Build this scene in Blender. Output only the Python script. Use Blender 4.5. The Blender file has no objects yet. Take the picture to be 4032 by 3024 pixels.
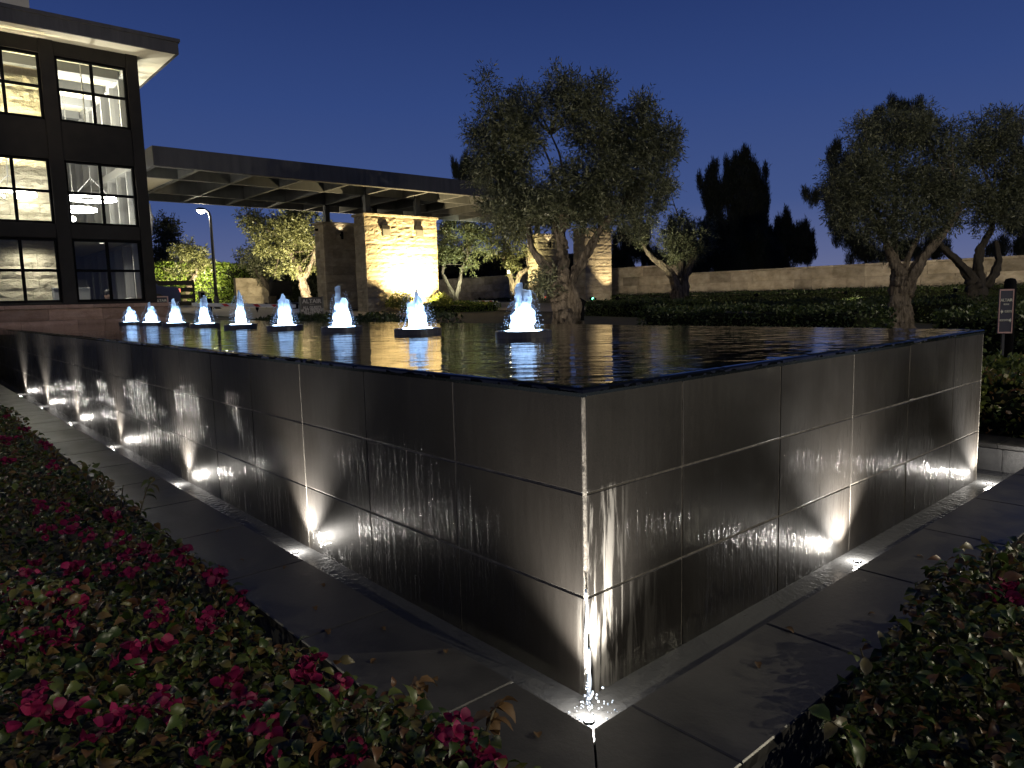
import bpy, math, random
import numpy as np
from mathutils import Vector, Matrix
random.seed(7); rng = np.random.default_rng(7)
sc = bpy.context.scene
COL = sc.collection
R = math.radians

# ------------------------------------------------------------------ camera
W_, H_ = 4032, 3024
CC = np.array([2016., 1512.])
VL = np.array([-463., 1244.]); VR = np.array([5267., 1094.])      # vanishing points of the two pool walls
F_ = math.sqrt(-np.dot(VL - CC, VR - CC))
def _ray(p):
    d = np.array([p[0] - CC[0], CC[1] - p[1], -F_]); return d / np.linalg.norm(d)
_Y = _ray(VL); _X = _ray(VR); _X = _X - _Y * _X.dot(_Y); _X /= np.linalg.norm(_X); _Z = np.cross(_X, _Y)
CM = np.stack([_X, _Y, _Z])
def wray(p): return CM @ _ray(p)
EYEH = 1.45
_r = wray((2312, 2748)); EYE = -_r * (-EYEH / _r[2])               # foot of the pool corner is the origin
HP = 1.1358                                                       # height of the pool walls
FWD = CM @ np.array([0, 0, -1.])
def onz(p, z): r = wray(p); return EYE + r * (z - EYE[2]) / r[2]
def onx(p, x): r = wray(p); return EYE + r * (x - EYE[0]) / r[0]
def ony(p, y): r = wray(p); return EYE + r * (y - EYE[1]) / r[1]
V2 = 4032 / 2212.0
def atd(vx, vy, d):                                               # picture position at a forward distance
    r = wray((vx * V2, vy * V2)); return EYE + r * (d / r.dot(FWD))
def pxm(rv, d): return rv * V2 * d / F_
def depth(P): return float((np.array(P) - EYE).dot(FWD))

cam = bpy.data.cameras.new('camera'); camo = bpy.data.objects.new('camera', cam); COL.objects.link(camo)
m4 = Matrix(CM.tolist()).to_4x4(); m4.translation = Vector(EYE.tolist()); camo.matrix_world = m4
cam.sensor_width = 36; cam.sensor_fit = 'HORIZONTAL'; cam.lens = F_ / W_ * 36; cam.clip_start = 0.02; cam.clip_end = 800
sc.camera = camo

# ------------------------------------------------------------------ sky, exposure
w = bpy.data.worlds.new('World'); sc.world = w; w.use_nodes = True
nt = w.node_tree; nt.nodes.clear()
wo = nt.nodes.new('ShaderNodeOutputWorld'); bg = nt.nodes.new('ShaderNodeBackground')
tc = nt.nodes.new('ShaderNodeTexCoord'); sx = nt.nodes.new('ShaderNodeSeparateXYZ')
cr = nt.nodes.new('ShaderNodeValToRGB')
nt.links.new(tc.outputs['Generated'], sx.inputs[0]); nt.links.new(sx.outputs['Z'], cr.inputs[0])
nt.links.new(cr.outputs[0], bg.inputs[0]); nt.links.new(bg.outputs[0], wo.inputs[0])
el = cr.color_ramp.elements
def _e(i, p, c):
    while len(el) <= i: el.new(p)
    el[i].position = p; el[i].color = (*c, 1)
el[0].position = 0; el[1].position = 1
stops = [(0.0, (.150, .165, .285)), (.05, (.104, .130, .272)), (.12, (.053, .088, .238)), (.25, (.031, .062, .205)), (.38, (.0175, .038, .146)), (.50, (.0088, .020, .088)), (1.0, (.005, .012, .05))]
for i, (p, c) in enumerate(stops): _e(i, p, c)
bg.inputs[1].default_value = 1.0
sc.view_settings.view_transform = 'Standard'; sc.view_settings.look = 'None'
sc.view_settings.exposure = 0; sc.view_settings.gamma = 1
sc.render.engine = 'CYCLES'
sc.cycles.use_denoising = True
sc.cycles.max_bounces = 6; sc.cycles.diffuse_bounces = 2; sc.cycles.glossy_bounces = 3
sc.cycles.transmission_bounces = 3; sc.cycles.transparent_max_bounces = 12
sc.cycles.caustics_reflective = False; sc.cycles.caustics_refractive = False
sc.cycles.sample_clamp_indirect = 3.0
sc.cycles.use_light_tree = True

# ------------------------------------------------------------------ helpers
PL = {}
def link(o): COL.objects.link(o); return o
def tag(o, label=None, cat=None, group=None, kind=None):
    if label: o['label'] = label
    if cat: o['category'] = cat
    if group: o['group'] = group
    if kind: o['kind'] = kind
    return o
def thing(name, label, cat, loc=(0, 0, 0), group=None):
    o = bpy.data.objects.new(name, None); link(o); o.empty_display_size = .1
    o.location = loc; PL[o.name] = Vector(loc)
    return tag(o, label, cat, group)
def mk(name, V, Fs, mat, smooth=False):
    me = bpy.data.meshes.new(name)
    me.from_pydata([tuple(v) for v in V], [], [tuple(f) for f in Fs]); me.update()
    if mat is not None: me.materials.append(mat)
    if smooth: me.polygons.foreach_set('use_smooth', [True] * len(me.polygons))
    return me
def npmesh(name, V, Q, mat, smooth=False):
    """V (n,3) float, Q (m,k) int: k-gons"""
    me = bpy.data.meshes.new(name); V = np.asarray(V, np.float32); Q = np.asarray(Q, np.int32); k = Q.shape[1]
    me.vertices.add(len(V)); me.vertices.foreach_set('co', V.ravel())
    me.loops.add(Q.size); me.loops.foreach_set('vertex_index', Q.ravel())
    me.polygons.add(len(Q)); me.polygons.foreach_set('loop_start', np.arange(0, Q.size, k, dtype=np.int32))
    me.polygons.foreach_set('loop_total', np.full(len(Q), k, np.int32))
    if smooth: me.polygons.foreach_set('use_smooth', np.ones(len(Q), bool))
    me.update(calc_edges=True); me.validate()
    if mat is not None: me.materials.append(mat)
    return me
def put(name, me, parent=None, loc=(0, 0, 0), rot=(0, 0, 0), scale=(1, 1, 1), local=False):
    """world placement (local=False) or placement in the parent's own frame"""
    o = bpy.data.objects.new(name, me); link(o)
    o.location = loc; o.rotation_euler = rot; o.scale = scale
    if parent is not None:
        o.parent = parent
        if not local: o.matrix_parent_inverse = Matrix.Translation(-PL.get(parent.name, Vector((0, 0, 0))))
    return o
def copy_tree(o, parent=None):
    c = o.copy(); link(c); c.parent = parent
    if parent is not None: c.matrix_parent_inverse = o.matrix_parent_inverse
    for ch in list(o.children): copy_tree(ch, c)
    return c
class MB:
    def __init__(s): s.v = []; s.f = []
    def add(s, V, Fs):
        b = len(s.v); s.v += [tuple(map(float, v)) for v in V]; s.f += [tuple(b + i for i in f) for f in Fs]; return s
    def box(s, a, b):
        x0, y0, z0 = a; x1, y1, z1 = b
        return s.add([(x0, y0, z0), (x1, y0, z0), (x1, y1, z0), (x0, y1, z0), (x0, y0, z1), (x1, y0, z1), (x1, y1, z1), (x0, y1, z1)],
                     [(0, 3, 2, 1), (4, 5, 6, 7), (0, 1, 5, 4), (1, 2, 6, 5), (2, 3, 7, 6), (3, 0, 4, 7)])
    def bbox(s, a, b, c=.006):
        """box with a small bevel on every edge"""
        a = np.array(a, float); b = np.array(b, float); c = min(c, (b - a).min() * .45)
        V = []; idx = {}
        for sx_ in (0, 1):
            for sy in (0, 1):
                for sz in (0, 1):
                    p = np.array([b[0] if sx_ else a[0], b[1] if sy else a[1], b[2] if sz else a[2]])
                    n = np.array([-1 if sx_ else 1, -1 if sy else 1, -1 if sz else 1]) * c
                    for ax in range(3):
                        q = p.copy()
                        for k in range(3):
                            if k != ax: q[k] += n[k]
                        idx[(sx_, sy, sz, ax)] = len(V); V.append(q)
        Fs = []
        def face(ax, sgn):
            o = [k for k in range(3) if k != ax]; out = []
            for (i, j) in ((0, 0), (1, 0), (1, 1), (0, 1)):
                t = [0, 0, 0]; t[ax] = sgn; t[o[0]] = i; t[o[1]] = j; out.append(idx[(*t, ax)])
            return out
        for ax in range(3):
            for sg in (0, 1): Fs.append(face(ax, sg))
        for ax in range(3):
            o = [k for k in range(3) if k != ax]
            for i in (0, 1):
                for j in (0, 1):
                    t0 = [0, 0, 0]; t0[o[0]] = i; t0[o[1]] = j; t1 = list(t0); t1[ax] = 1
                    Fs.append([idx[(*t0, o[0])], idx[(*t1, o[0])], idx[(*t1, o[1])], idx[(*t0, o[1])]])
        for i in (0, 1):
            for j in (0, 1):
                for k in (0, 1): Fs.append([idx[(i, j, k, 0)], idx[(i, j, k, 1)], idx[(i, j, k, 2)]])
        return s.add(V, Fs)
    def tube(s, pts, rad, n=10, cap=True, wob=0, seed=0):
        pts = [np.array(p, float) for p in pts]; rr = random.Random(seed)
        rad = [rad] * len(pts) if np.isscalar(rad) else rad
        ph = [rr.uniform(0, 6.28) for _ in range(4)]
        rings = []; up = np.array([.13, .21, 1.0])
        for i, p in enumerate(pts):
            d = pts[min(i + 1, len(pts) - 1)] - pts[max(i - 1, 0)]; d /= (np.linalg.norm(d) + 1e-9)
            if i == 0:
                u = np.cross(d, up if abs(d[2]) < .9 else np.array([1, .1, 0])); 
            else: u = u - d * u.dot(d)
            u /= (np.linalg.norm(u) + 1e-9); vv = np.cross(d, u); ring = []
            for k in range(n):
                a = 2 * math.pi * k / n
                q = rad[i] * (1 + wob * (.5 * math.sin(3 * a + ph[0] + i * .22) + .4 * math.sin(5 * a + ph[1] - i * .15) + .3 * math.sin(2 * a + ph[2] + i * .7) + (.3 * math.sin(8 * a + ph[3] + i * .1) if n > 16 else 0)))
                ring.append(p + q * (math.cos(a) * u + math.sin(a) * vv))
            rings.append(ring)
        V = [q for r_ in rings for q in r_]; Fs = []
        for i in range(len(pts) - 1):
            for k in range(n):
                Fs.append((i * n + k, i * n + (k + 1) % n, (i + 1) * n + (k + 1) % n, (i + 1) * n + k))
        if cap: Fs.append(tuple(range(n - 1, -1, -1))); Fs.append(tuple((len(pts) - 1) * n + k for k in range(n)))
        return s.add(V, Fs)
    def lathe(s, prof, n=24, c=(0, 0, 0)):
        V = []; Fs = []; m = len(prof)
        for k in range(n):
            a = 2 * math.pi * k / n
            for r_, z in prof: V.append((c[0] + r_ * math.cos(a), c[1] + r_ * math.sin(a), c[2] + z))
        for k in range(n):
            for i in range(m - 1):
                a, b = k * m + i, ((k + 1) % n) * m + i
                Fs.append((a, b, b + 1, a + 1))
        return s.add(V, Fs)
    def prism(s, poly, y0, y1):
        """polygon in x,z pushed along y"""
        n = len(poly); V = [(x, y0, z) for x, z in poly] + [(x, y1, z) for x, z in poly]
        Fs = [tuple(range(n)), tuple(range(2 * n - 1, n - 1, -1))] + [(i, i + n, (i + 1) % n + n, (i + 1) % n) for i in range(n)]
        return s.add(V, Fs)
    def mesh(s, name, mat, smooth=False): return mk(name, s.v, s.f, mat, smooth)
def part(name, mb, mat, parent=None, smooth=False, local=False):
    return put(name, mb.mesh(name, mat, smooth), parent, local=local)
def boxp(name, a, b, mat, parent=None, bev=0, local=False):
    m_ = MB(); m_.bbox(a, b, bev) if bev else m_.box(a, b)
    return part(name, m_, mat, parent, local=local)

# ------------------------------------------------------------------ materials
def mat(name):
    m_ = bpy.data.materials.new(name); m_.use_nodes = True; return m_, m_.node_tree, m_.node_tree.nodes['Principled BSDF']
def N(t, kind, **kw):
    n = t.nodes.new(kind)
    for k, v in kw.items():
        if hasattr(n, k) and k not in n.inputs: setattr(n, k, v)
        else: n.inputs[k].default_value = v
    return n
def plain(name, c, rough=.5, metal=0, spec=.5):
    m_, t, b = mat(name); b.inputs['Base Color'].default_value = (*c, 1); b.inputs['Roughness'].default_value = rough
    b.inputs['Metallic'].default_value = metal; b.inputs['Specular IOR Level'].default_value = spec; return m_
def noisy(name, c1, c2, scale=8, rough=.6, bump=.2, bscale=None, detail=6, stretch=(1, 1, 1), rough2=None, spec=.5, dist=.02, metal=0, rnd=0):
    m_, t, b = mat(name); L = t.links.new
    co = N(t, 'ShaderNodeTexCoord'); mp = N(t, 'ShaderNodeMapping'); mp.inputs['Scale'].default_value = stretch
    g = N(t, 'ShaderNodeNewGeometry')
    L(g.outputs['Position'], mp.inputs['Vector'])
    n1 = N(t, 'ShaderNodeTexNoise', Scale=scale, Detail=detail, Roughness=.6); L(mp.outputs[0], n1.inputs['Vector'])
    rp = N(t, 'ShaderNodeValToRGB'); rp.color_ramp.elements[0].position = .3; rp.color_ramp.elements[1].position = .7
    rp.color_ramp.elements[0].color = (*c1, 1); rp.color_ramp.elements[1].color = (*c2, 1)
    L(n1.outputs['Fac'], rp.inputs[0])
    if rnd:
        oi = N(t, 'ShaderNodeObjectInfo'); mq = N(t, 'ShaderNodeMapRange'); mq.inputs['To Min'].default_value = 1 - rnd; mq.inputs['To Max'].default_value = 1 + rnd * .7; L(oi.outputs['Random'], mq.inputs['Value'])
        mm_ = N(t, 'ShaderNodeMix', data_type='RGBA', blend_type='MULTIPLY'); mm_.inputs['Factor'].default_value = 1; L(rp.outputs[0], mm_.inputs[6]); L(mq.outputs[0], mm_.inputs[7]); L(mm_.outputs[2], b.inputs['Base Color'])
    else: L(rp.outputs[0], b.inputs['Base Color'])
    n2 = N(t, 'ShaderNodeTexNoise', Scale=bscale or scale * 3, Detail=8, Roughness=.65); L(mp.outputs[0], n2.inputs['Vector'])
    bp = N(t, 'ShaderNodeBump', Strength=bump, Distance=dist); L(n2.outputs['Fac'], bp.inputs['Height']); L(bp.outputs[0], b.inputs['Normal'])
    if rough2 is not None:
        mr = N(t, 'ShaderNodeMapRange'); mr.inputs['To Min'].default_value = rough; mr.inputs['To Max'].default_value = rough2
        L(n1.outputs['Fac'], mr.inputs['Value']); L(mr.outputs[0], b.inputs['Roughness'])
    else: b.inputs['Roughness'].default_value = rough
    b.inputs['Specular IOR Level'].default_value = spec; b.inputs['Metallic'].default_value = metal
    return m_
def emit(name, c, s):
    m_, t, b = mat(name); b.inputs['Base Color'].default_value = (.8, .8, .8, 1)
    b.inputs['Emission Color'].default_value = (*c, 1); b.inputs['Emission Strength'].default_value = s; return m_

def granite():
    """dark polished panels with running-water streaks and lime deposits by the corner"""
    m_, t, b = mat('wet_dark_granite'); L = t.links.new
    g = N(t, 'ShaderNodeNewGeometry'); sp = N(t, 'ShaderNodeSeparateXYZ'); L(g.outputs['Position'], sp.inputs[0])
    oi = N(t, 'ShaderNodeObjectInfo')
    n1 = N(t, 'ShaderNodeTexNoise', Scale=420., Detail=3., Roughness=.7); L(g.outputs['Position'], n1.inputs['Vector'])
    n0 = N(t, 'ShaderNodeTexNoise', Scale=2.2, Detail=4.); L(g.outputs['Position'], n0.inputs['Vector'])
    r1 = N(t, 'ShaderNodeValToRGB'); e = r1.color_ramp.elements
    e[0].position = .32; e[0].color = (.006, .0053, .0046, 1); e[1].position = .72; e[1].color = (.026, .0232, .0200, 1)
    L(n1.outputs['Fac'], r1.inputs[0])
    # slight tone change from panel to panel
    mx = N(t, 'ShaderNodeMix', data_type='RGBA', blend_type='MULTIPLY'); mx.inputs['Factor'].default_value = 1
    mr0 = N(t, 'ShaderNodeMapRange'); mr0.inputs['To Min'].default_value = .75; mr0.inputs['To Max'].default_value = 1.2
    L(oi.outputs['Random'], mr0.inputs['Value']); L(r1.outputs[0], mx.inputs[6]); L(mr0.outputs[0], mx.inputs[7])
    # streak coordinates: stretched downwards
    mp = N(t, 'ShaderNodeMapping'); mp.inputs['Scale'].default_value = (30, 30, 2.2); L(g.outputs['Position'], mp.inputs['Vector'])
    st = N(t, 'ShaderNodeTexNoise', Scale=1., Detail=5., Roughness=.6, Distortion=.4); L(mp.outputs[0], st.inputs['Vector'])
    mp2 = N(t, 'ShaderNodeMapping'); mp2.inputs['Scale'].default_value = (22, 22, 12); L(g.outputs['Position'], mp2.inputs['Vector'])
    st2 = N(t, 'ShaderNodeTexNoise', Scale=1., Detail=4.); L(mp2.outputs[0], st2.inputs['Vector'])
    # lime runs: on the right face close to the corner, lower two courses, and faint everywhere
    mpl = N(t, 'ShaderNodeMapping'); mpl.inputs['Scale'].default_value = (34, 34, 2.6); L(g.outputs['Position'], mpl.inputs['Vector'])
    ln = N(t, 'ShaderNodeTexNoise', Scale=1., Detail=6., Roughness=.62, Distortion=.9); L(mpl.outputs[0], ln.inputs['Vector'])
    lr = N(t, 'ShaderNodeValToRGB'); lr.color_ramp.elements[0].position = .47; lr.color_ramp.elements[1].position = .60; L(ln.outputs['Fac'], lr.inputs[0])
    def mrange(src, a, b_, c, d):
        q = N(t, 'ShaderNodeMapRange', clamp=True); q.inputs['From Min'].default_value = a; q.inputs['From Max'].default_value = b_
        q.inputs['To Min'].default_value = c; q.inputs['To Max'].default_value = d; L(src, q.inputs['Value']); return q.outputs[0]
    def mul(a, b_):
        q = N(t, 'ShaderNodeMath', operation='MULTIPLY'); L(a, q.inputs[0])
        if hasattr(b_, 'node'): L(b_, q.inputs[1])
        else: q.inputs[1].default_value = b_
        return q.outputs[0]
    nearx = mrange(sp.outputs['X'], .10, .24, 1, 0); xpos = mrange(sp.outputs['X'], .004, .012, 0, 1)
    zlow = mrange(sp.outputs['Z'], .74, .78, 1, 0); zb = mrange(sp.outputs['Z'], .0, .25, .2, 1)
    ny = mrange(sp.outputs['Y'], .02, .05, 1, 0)
    near = mul(mul(mul(mul(nearx, xpos), zlow), zb), ny)
    wide = mul(mul(mrange(sp.outputs['X'], .2, .5, 1, 0), mrange(sp.outputs['Z'], .36, .40, 1, 0)), mul(ny, .22))
    ad = N(t, 'ShaderNodeMath', operation='ADD', use_clamp=True); L(near, ad.inputs[0]); L(wide, ad.inputs[1])
    far = N(t, 'ShaderNodeMath', operation='ADD', use_clamp=True); L(ad.outputs[0], far.inputs[0]); far.inputs[1].default_value = .012
    lime = mul(mul(lr.outputs[0], far.outputs[0]), .42)
    cm = N(t, 'ShaderNodeMix', data_type='RGBA'); L(lime, cm.inputs['Factor']); L(mx.outputs[2], cm.inputs[6]); cm.inputs[7].default_value = (.44, .42, .38, 1)
    L(cm.outputs[2], b.inputs['Base Color'])
    # roughness: polished, streaky where water runs
    mr = N(t, 'ShaderNodeMapRange'); mr.inputs['From Min'].default_value = .35; mr.inputs['From Max'].default_value = .7
    mr.inputs['To Min'].default_value = .35; mr.inputs['To Max'].default_value = .55; L(n0.outputs['Fac'], mr.inputs['Value']); L(mr.outputs[0], b.inputs['Roughness'])
    # running water relief only in some places and mostly low on the wall
    n3 = N(t, 'ShaderNodeTexNoise', Scale=1.1, Detail=3.); L(g.outputs['Position'], n3.inputs['Vector'])
    wet = mul(mrange(n3.outputs['Fac'], .43, .57, .05, 1), mrange(sp.outputs['Z'], .50, .95, 1, .08))
    sm = N(t, 'ShaderNodeMath', operation='ADD'); L(st.outputs['Fac'], sm.inputs[0]); L(mul(st2.outputs['Fac'], 1.1), sm.inputs[1])
    hh = mul(sm.outputs[0], wet)
    bp = N(t, 'ShaderNodeBump', Strength=1.0, Distance=.0115); L(hh, bp.inputs['Height'])
    bp2 = N(t, 'ShaderNodeBump', Strength=.05, Distance=.002); L(n1.outputs['Fac'], bp2.inputs['Height']); L(bp.outputs[0], bp2.inputs['Normal'])
    L(bp.outputs[0], b.inputs['Coat Normal']); b.inputs['Specular IOR Level'].default_value = .2
    cwr = N(t, 'ShaderNodeValToRGB'); cwr.color_ramp.elements[0].position = .46; cwr.color_ramp.elements[0].color = (.38, .38, .38, 1); cwr.color_ramp.elements[1].position = .60; L(st.outputs['Fac'], cwr.inputs[0]); L(cwr.outputs[0], b.inputs['Coat Weight']); b.inputs['Coat IOR'].default_value = 1.4; b.inputs['Coat Roughness'].default_value = .06
    bp2.inputs['Strength'].default_value = .25
    for l_ in list(bp2.inputs['Normal'].links): t.links.remove(l_)
    L(bp2.outputs[0], b.inputs['Normal'])
    return m_
def water(name, base, s1, s2, b1, rough=.03, stretch=(1, 1, 1), dist=.02):
    m_, t, b = mat(name); L = t.links.new
    g = N(t, 'ShaderNodeNewGeometry'); mp = N(t, 'ShaderNodeMapping'); mp.inputs['Scale'].default_value = stretch
    m0 = N(t, 'ShaderNodeMapping'); m0.inputs['Rotation'].default_value = (0, 0, R(-52)); L(g.outputs['Position'], m0.inputs['Vector']); L(m0.outputs[0], mp.inputs['Vector'])
    n1 = N(t, 'ShaderNodeTexNoise', Scale=s1, Detail=3., Roughness=.55, Distortion=.3); L(mp.outputs[0], n1.inputs['Vector'])
    n2 = N(t, 'ShaderNodeTexNoise', Scale=s2, Detail=2.); L(mp.outputs[0], n2.inputs['Vector'])
    a = N(t, 'ShaderNodeMath', operation='MULTIPLY_ADD'); L(n2.outputs['Fac'], a.inputs[0]); a.inputs[1].default_value = .35; L(n1.outputs['Fac'], a.inputs[2])
    bp = N(t, 'ShaderNodeBump', Strength=b1, Distance=dist); L(a.outputs[0], bp.inputs['Height']); L(bp.outputs[0], b.inputs['Normal'])
    b.inputs['Base Color'].default_value = (*base, 1); b.inputs['Roughness'].default_value = rough; b.inputs['IOR'].default_value = 1.33
    return m_
def leafmat(name, cols, trans=.25, rough=.45, hue=None, spec=.35):
    m_, t, b = mat(name); L = t.links.new
    g = N(t, 'ShaderNodeNewGeometry'); rp = N(t, 'ShaderNodeValToRGB'); e = rp.color_ramp.elements
    for i, c in enumerate(cols):
        p = i / (len(cols) - 1)
        if i >= 2: e.new(p)
    for i, c in enumerate(cols): e[i].position = i / (len(cols) - 1); e[i].color = (*c, 1)
    L(g.outputs['Random Per Island'], rp.inputs[0]); L(rp.outputs[0], b.inputs['Base Color'])
    b.inputs['Roughness'].default_value = rough; b.inputs['Specular IOR Level'].default_value = spec
    tr = N(t, 'ShaderNodeBsdfTranslucent'); L(rp.outputs[0], tr.inputs[0])
    mx = N(t, 'ShaderNodeMixShader'); mx.inputs[0].default_value = trans
    L(b.outputs[0], mx.inputs[1]); L(tr.outputs[0], mx.inputs[2]); L(mx.outputs[0], t.nodes['Material Output'].inputs[0])
    return m_
def glassm(name, tint=(.9, .93, .95)):
    m_, t, b = mat(name); L = t.links.new; t.nodes.remove(b)
    tr = N(t, 'ShaderNodeBsdfTransparent'); tr.inputs[0].default_value = (*tint, 1)
    gl = N(t, 'ShaderNodeBsdfGlossy'); gl.inputs['Roughness'].default_value = .02; gl.inputs[0].default_value = (.9, .9, .9, 1)
    fr = N(t, 'ShaderNodeFresnel'); fr.inputs[0].default_value = 1.45
    mx = N(t, 'ShaderNodeMixShader'); L(fr.outputs[0], mx.inputs[0]); L(tr.outputs[0], mx.inputs[1]); L(gl.outputs[0], mx.inputs[2])
    L(mx.outputs[0], t.nodes['Material Output'].inputs[0]); return m_
def foamm():
    """aerated water: white, lets light through, broken up by small holes"""
    m_, t, b = mat('aerated_water'); L = t.links.new
    g = N(t, 'ShaderNodeNewGeometry'); mp = N(t, 'ShaderNodeMapping'); mp.inputs['Scale'].default_value = (90, 90, 16); L(g.outputs['Position'], mp.inputs['Vector'])
    n1 = N(t, 'ShaderNodeTexNoise', Scale=1., Detail=4.); L(mp.outputs[0], n1.inputs['Vector'])
    b.inputs['Base Color'].default_value = (.72, .80, .92, 1); b.inputs['Roughness'].default_value = .25
    tl = N(t, 'ShaderNodeBsdfTranslucent'); tl.inputs[0].default_value = (.70, .80, .95, 1)
    mx = N(t, 'ShaderNodeMixShader'); mx.inputs[0].default_value = .72; L(b.outputs[0], mx.inputs[1]); L(tl.outputs[0], mx.inputs[2])
    tp = N(t, 'ShaderNodeBsdfTransparent'); rp = N(t, 'ShaderNodeValToRGB'); rp.color_ramp.elements[0].position = .40; rp.color_ramp.elements[1].position = .62
    L(n1.outputs['Fac'], rp.inputs[0]); mm = N(t, 'ShaderNodeMath', operation='MULTIPLY'); L(rp.outputs[0], mm.inputs[0]); mm.inputs[1].default_value = .0
    m2 = N(t, 'ShaderNodeMixShader'); L(mm.outputs[0], m2.inputs[0]); L(mx.outputs[0], m2.inputs[1]); L(tp.outputs[0], m2.inputs[2])
    bp = N(t, 'ShaderNodeBump', Strength=.6, Distance=.02); L(n1.outputs['Fac'], bp.inputs['Height']); L(bp.outputs[0], b.inputs['Normal'])
    L(m2.outputs[0], t.nodes['Material Output'].inputs[0]); return m_

M = {}
M['granite'] = granite()
M['grout'] = noisy('pale_grout', (.04, .036, .030), (.20, .18, .15), 22, .8, .3)
M['pool_water'] = water('rippled_pool_water', (.004, .005, .006), 3.4, 11, .30, .012, (1, .27, 1), .028)
M['trough_water'] = water('churning_trough_water', (.115, .117, .118), 22, 60, .45, .12, (1, 1, 1), .012)
M['coping'] = noisy('dark_slate_slab', (.026, .026, .027), (.072, .069, .064), 3.2, .14, .3, 45, rough2=.62, dist=.004, rnd=.22)
M['trough'] = noisy('trough_lining', (.06, .06, .062), (.14, .14, .14), 7, .4, .2)
M['soil'] = noisy('dark_soil', (.010, .008, .006), (.03, .023, .017), 12, .9, .6)
M['ground'] = noisy('planted_ground', (.016, .017, .008), (.05, .045, .025), 4, .9, .5)
M['drive'] = noisy('concrete_drive', (.24, .21, .17), (.36, .32, .26), 2.5, .8, .15)
M['stone'] = noisy('split_face_limestone', (.30, .245, .165), (.52, .44, .31), 3.2, .85, 1.0, 11, stretch=(1, 1, 1.6), dist=.05, spec=.2, rnd=.22)
M['stone_wall'] = noisy('weathered_limestone', (.23, .19, .13), (.46, .39, .29), 2.6, .88, .9, 9, stretch=(1, 1, 1.4), dist=.05, spec=.2, rnd=.38)
M['stone_pink'] = noisy('pink_limestone', (.30, .19, .145), (.47, .32, .25), 3.5, .85, .8, 14, stretch=(1, 1, 1.7), dist=.04, spec=.2, rnd=.25)
M['stone_in'] = noisy('pale_split_stone', (.46, .42, .30), (.62, .57, .43), 3, .85, 1.0, 7, stretch=(1, 1, 2.0), dist=.07, spec=.2, rnd=.12)
M['mortar'] = noisy('sand_mortar', (.20, .165, .11), (.30, .25, .18), 20, .9, .3)
M['bronze'] = noisy('dark_bronze_cladding', (.012, .0105, .010), (.019, .016, .0145), 3, .6, .05, spec=.15)
M['frame'] = plain('black_window_frame', (.006, .006, .0065), .85, spec=.04)
M['fascia'] = noisy('weathered_dark_fascia', (.026, .026, .034), (.055, .052, .060), 2.4, .65, .1, 8, stretch=(2.5, 2.5, .3))
M['soffit'] = noisy('cream_soffit', (.56, .52, .42), (.64, .60, .50), 1.5, .8, .05)
M['canopy'] = noisy('painted_steel_beams', (.070, .071, .075), (.112, .113, .117), 2.2, .6, .1, 8, stretch=(2, 2, .4))
M['steel'] = plain('black_steel', (.005, .005, .006), .8, spec=.05)
M['post'] = plain('grey_black_steel', (.03, .031, .035), .5)
M['glass'] = glassm('window_glass')
M['inwall'] = noisy('grey_interior_paint', (.26, .26, .25), (.31, .31, .30), 1.5, .7, .05)
M['ceil'] = plain('cream_ceiling', (.66, .62, .48), .8)
M['beam'] = plain('grey_ceiling_beam', (.16, .165, .17), .7)
M['mullion'] = plain('pale_mullion', (.42, .42, .41), .5)
M['floor'] = noisy('dark_wood_floor', (.05, .035, .025), (.09, .06, .04), 6, .4, .1)
M['ring'] = emit('lit_ring', (1, .95, .82), 34)
M['globe'] = emit('lit_globe', (1, .93, .78), 10)
M['lens'] = emit('lit_lens', (1, .93, .80), 700)
M['lamp'] = emit('lit_street_lens', (1, .93, .72), 60)
M['bulb'] = emit('lit_bulb', (1, .88, .6), 30)
M['red'] = emit('red_light', (1, .05, .02), 1.4)
M['green'] = emit('green_light', (.1, 1, .4), 14)
M['foam'] = foamm(); M['led'] = emit('blue_white_led', (.50, .72, 1.0), 30)
M['basin'] = plain('dark_basin', (.035, .032, .034), .3)
M['bark'] = noisy('olive_bark', (.035, .027, .02), (.25, .205, .16), 9, .9, 1.0, 15, stretch=(1.8, 1.8, .4), dist=.09, spec=.15)
M['bark_dark'] = noisy('dark_bark', (.02, .016, .012), (.05, .04, .03), 8, .9, .8, 20, stretch=(2, 2, .4), dist=.04)
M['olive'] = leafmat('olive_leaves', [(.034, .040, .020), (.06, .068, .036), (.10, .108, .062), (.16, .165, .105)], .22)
M['olive_lit'] = leafmat('lit_olive_leaves', [(.06, .066, .024), (.10, .105, .042), (.15, .15, .065)], .25)  # lighter copy of the olive leaves: uplight put into the colour
M['pine'] = leafmat('pine_needles', [(.012, .016, .008), (.026, .03, .015), (.04, .042, .02)], .1, .6)
M['hedge'] = leafmat('hedge_leaves', [(.014, .024, .006), (.03, .047, .011), (.055, .07, .02)], .2)
M['hedge_lit'] = leafmat('lit_hedge_leaves', [(.06, .10, .012), (.10, .15, .02), (.16, .20, .04)], .25)  # lighter copy of the hedge leaves, lamplight put into the colour
M['shrub'] = leafmat('yellow_green_leaves', [(.08, .11, .02), (.14, .18, .035), (.20, .22, .05)], .25)
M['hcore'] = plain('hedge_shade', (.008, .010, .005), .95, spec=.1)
M['boug'] = leafmat('bougainvillea_leaves', [(.022, .040, .008), (.052, .082, .015), (.105, .125, .028), (.13, .095, .033), (.13, .055, .024)], .25, .4, spec=.5)
M['bract'] = leafmat('magenta_bracts', [(.13, .006, .040), (.20, .008, .060), (.26, .012, .062), (.30, .017, .095)], .3, .55, spec=.3)
M['dry'] = leafmat('dry_leaves', [(.09, .05, .02), (.14, .085, .034), (.12, .045, .02)], .2, .6)
M['stem'] = plain('green_brown_stem', (.07, .055, .025), .7)
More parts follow.
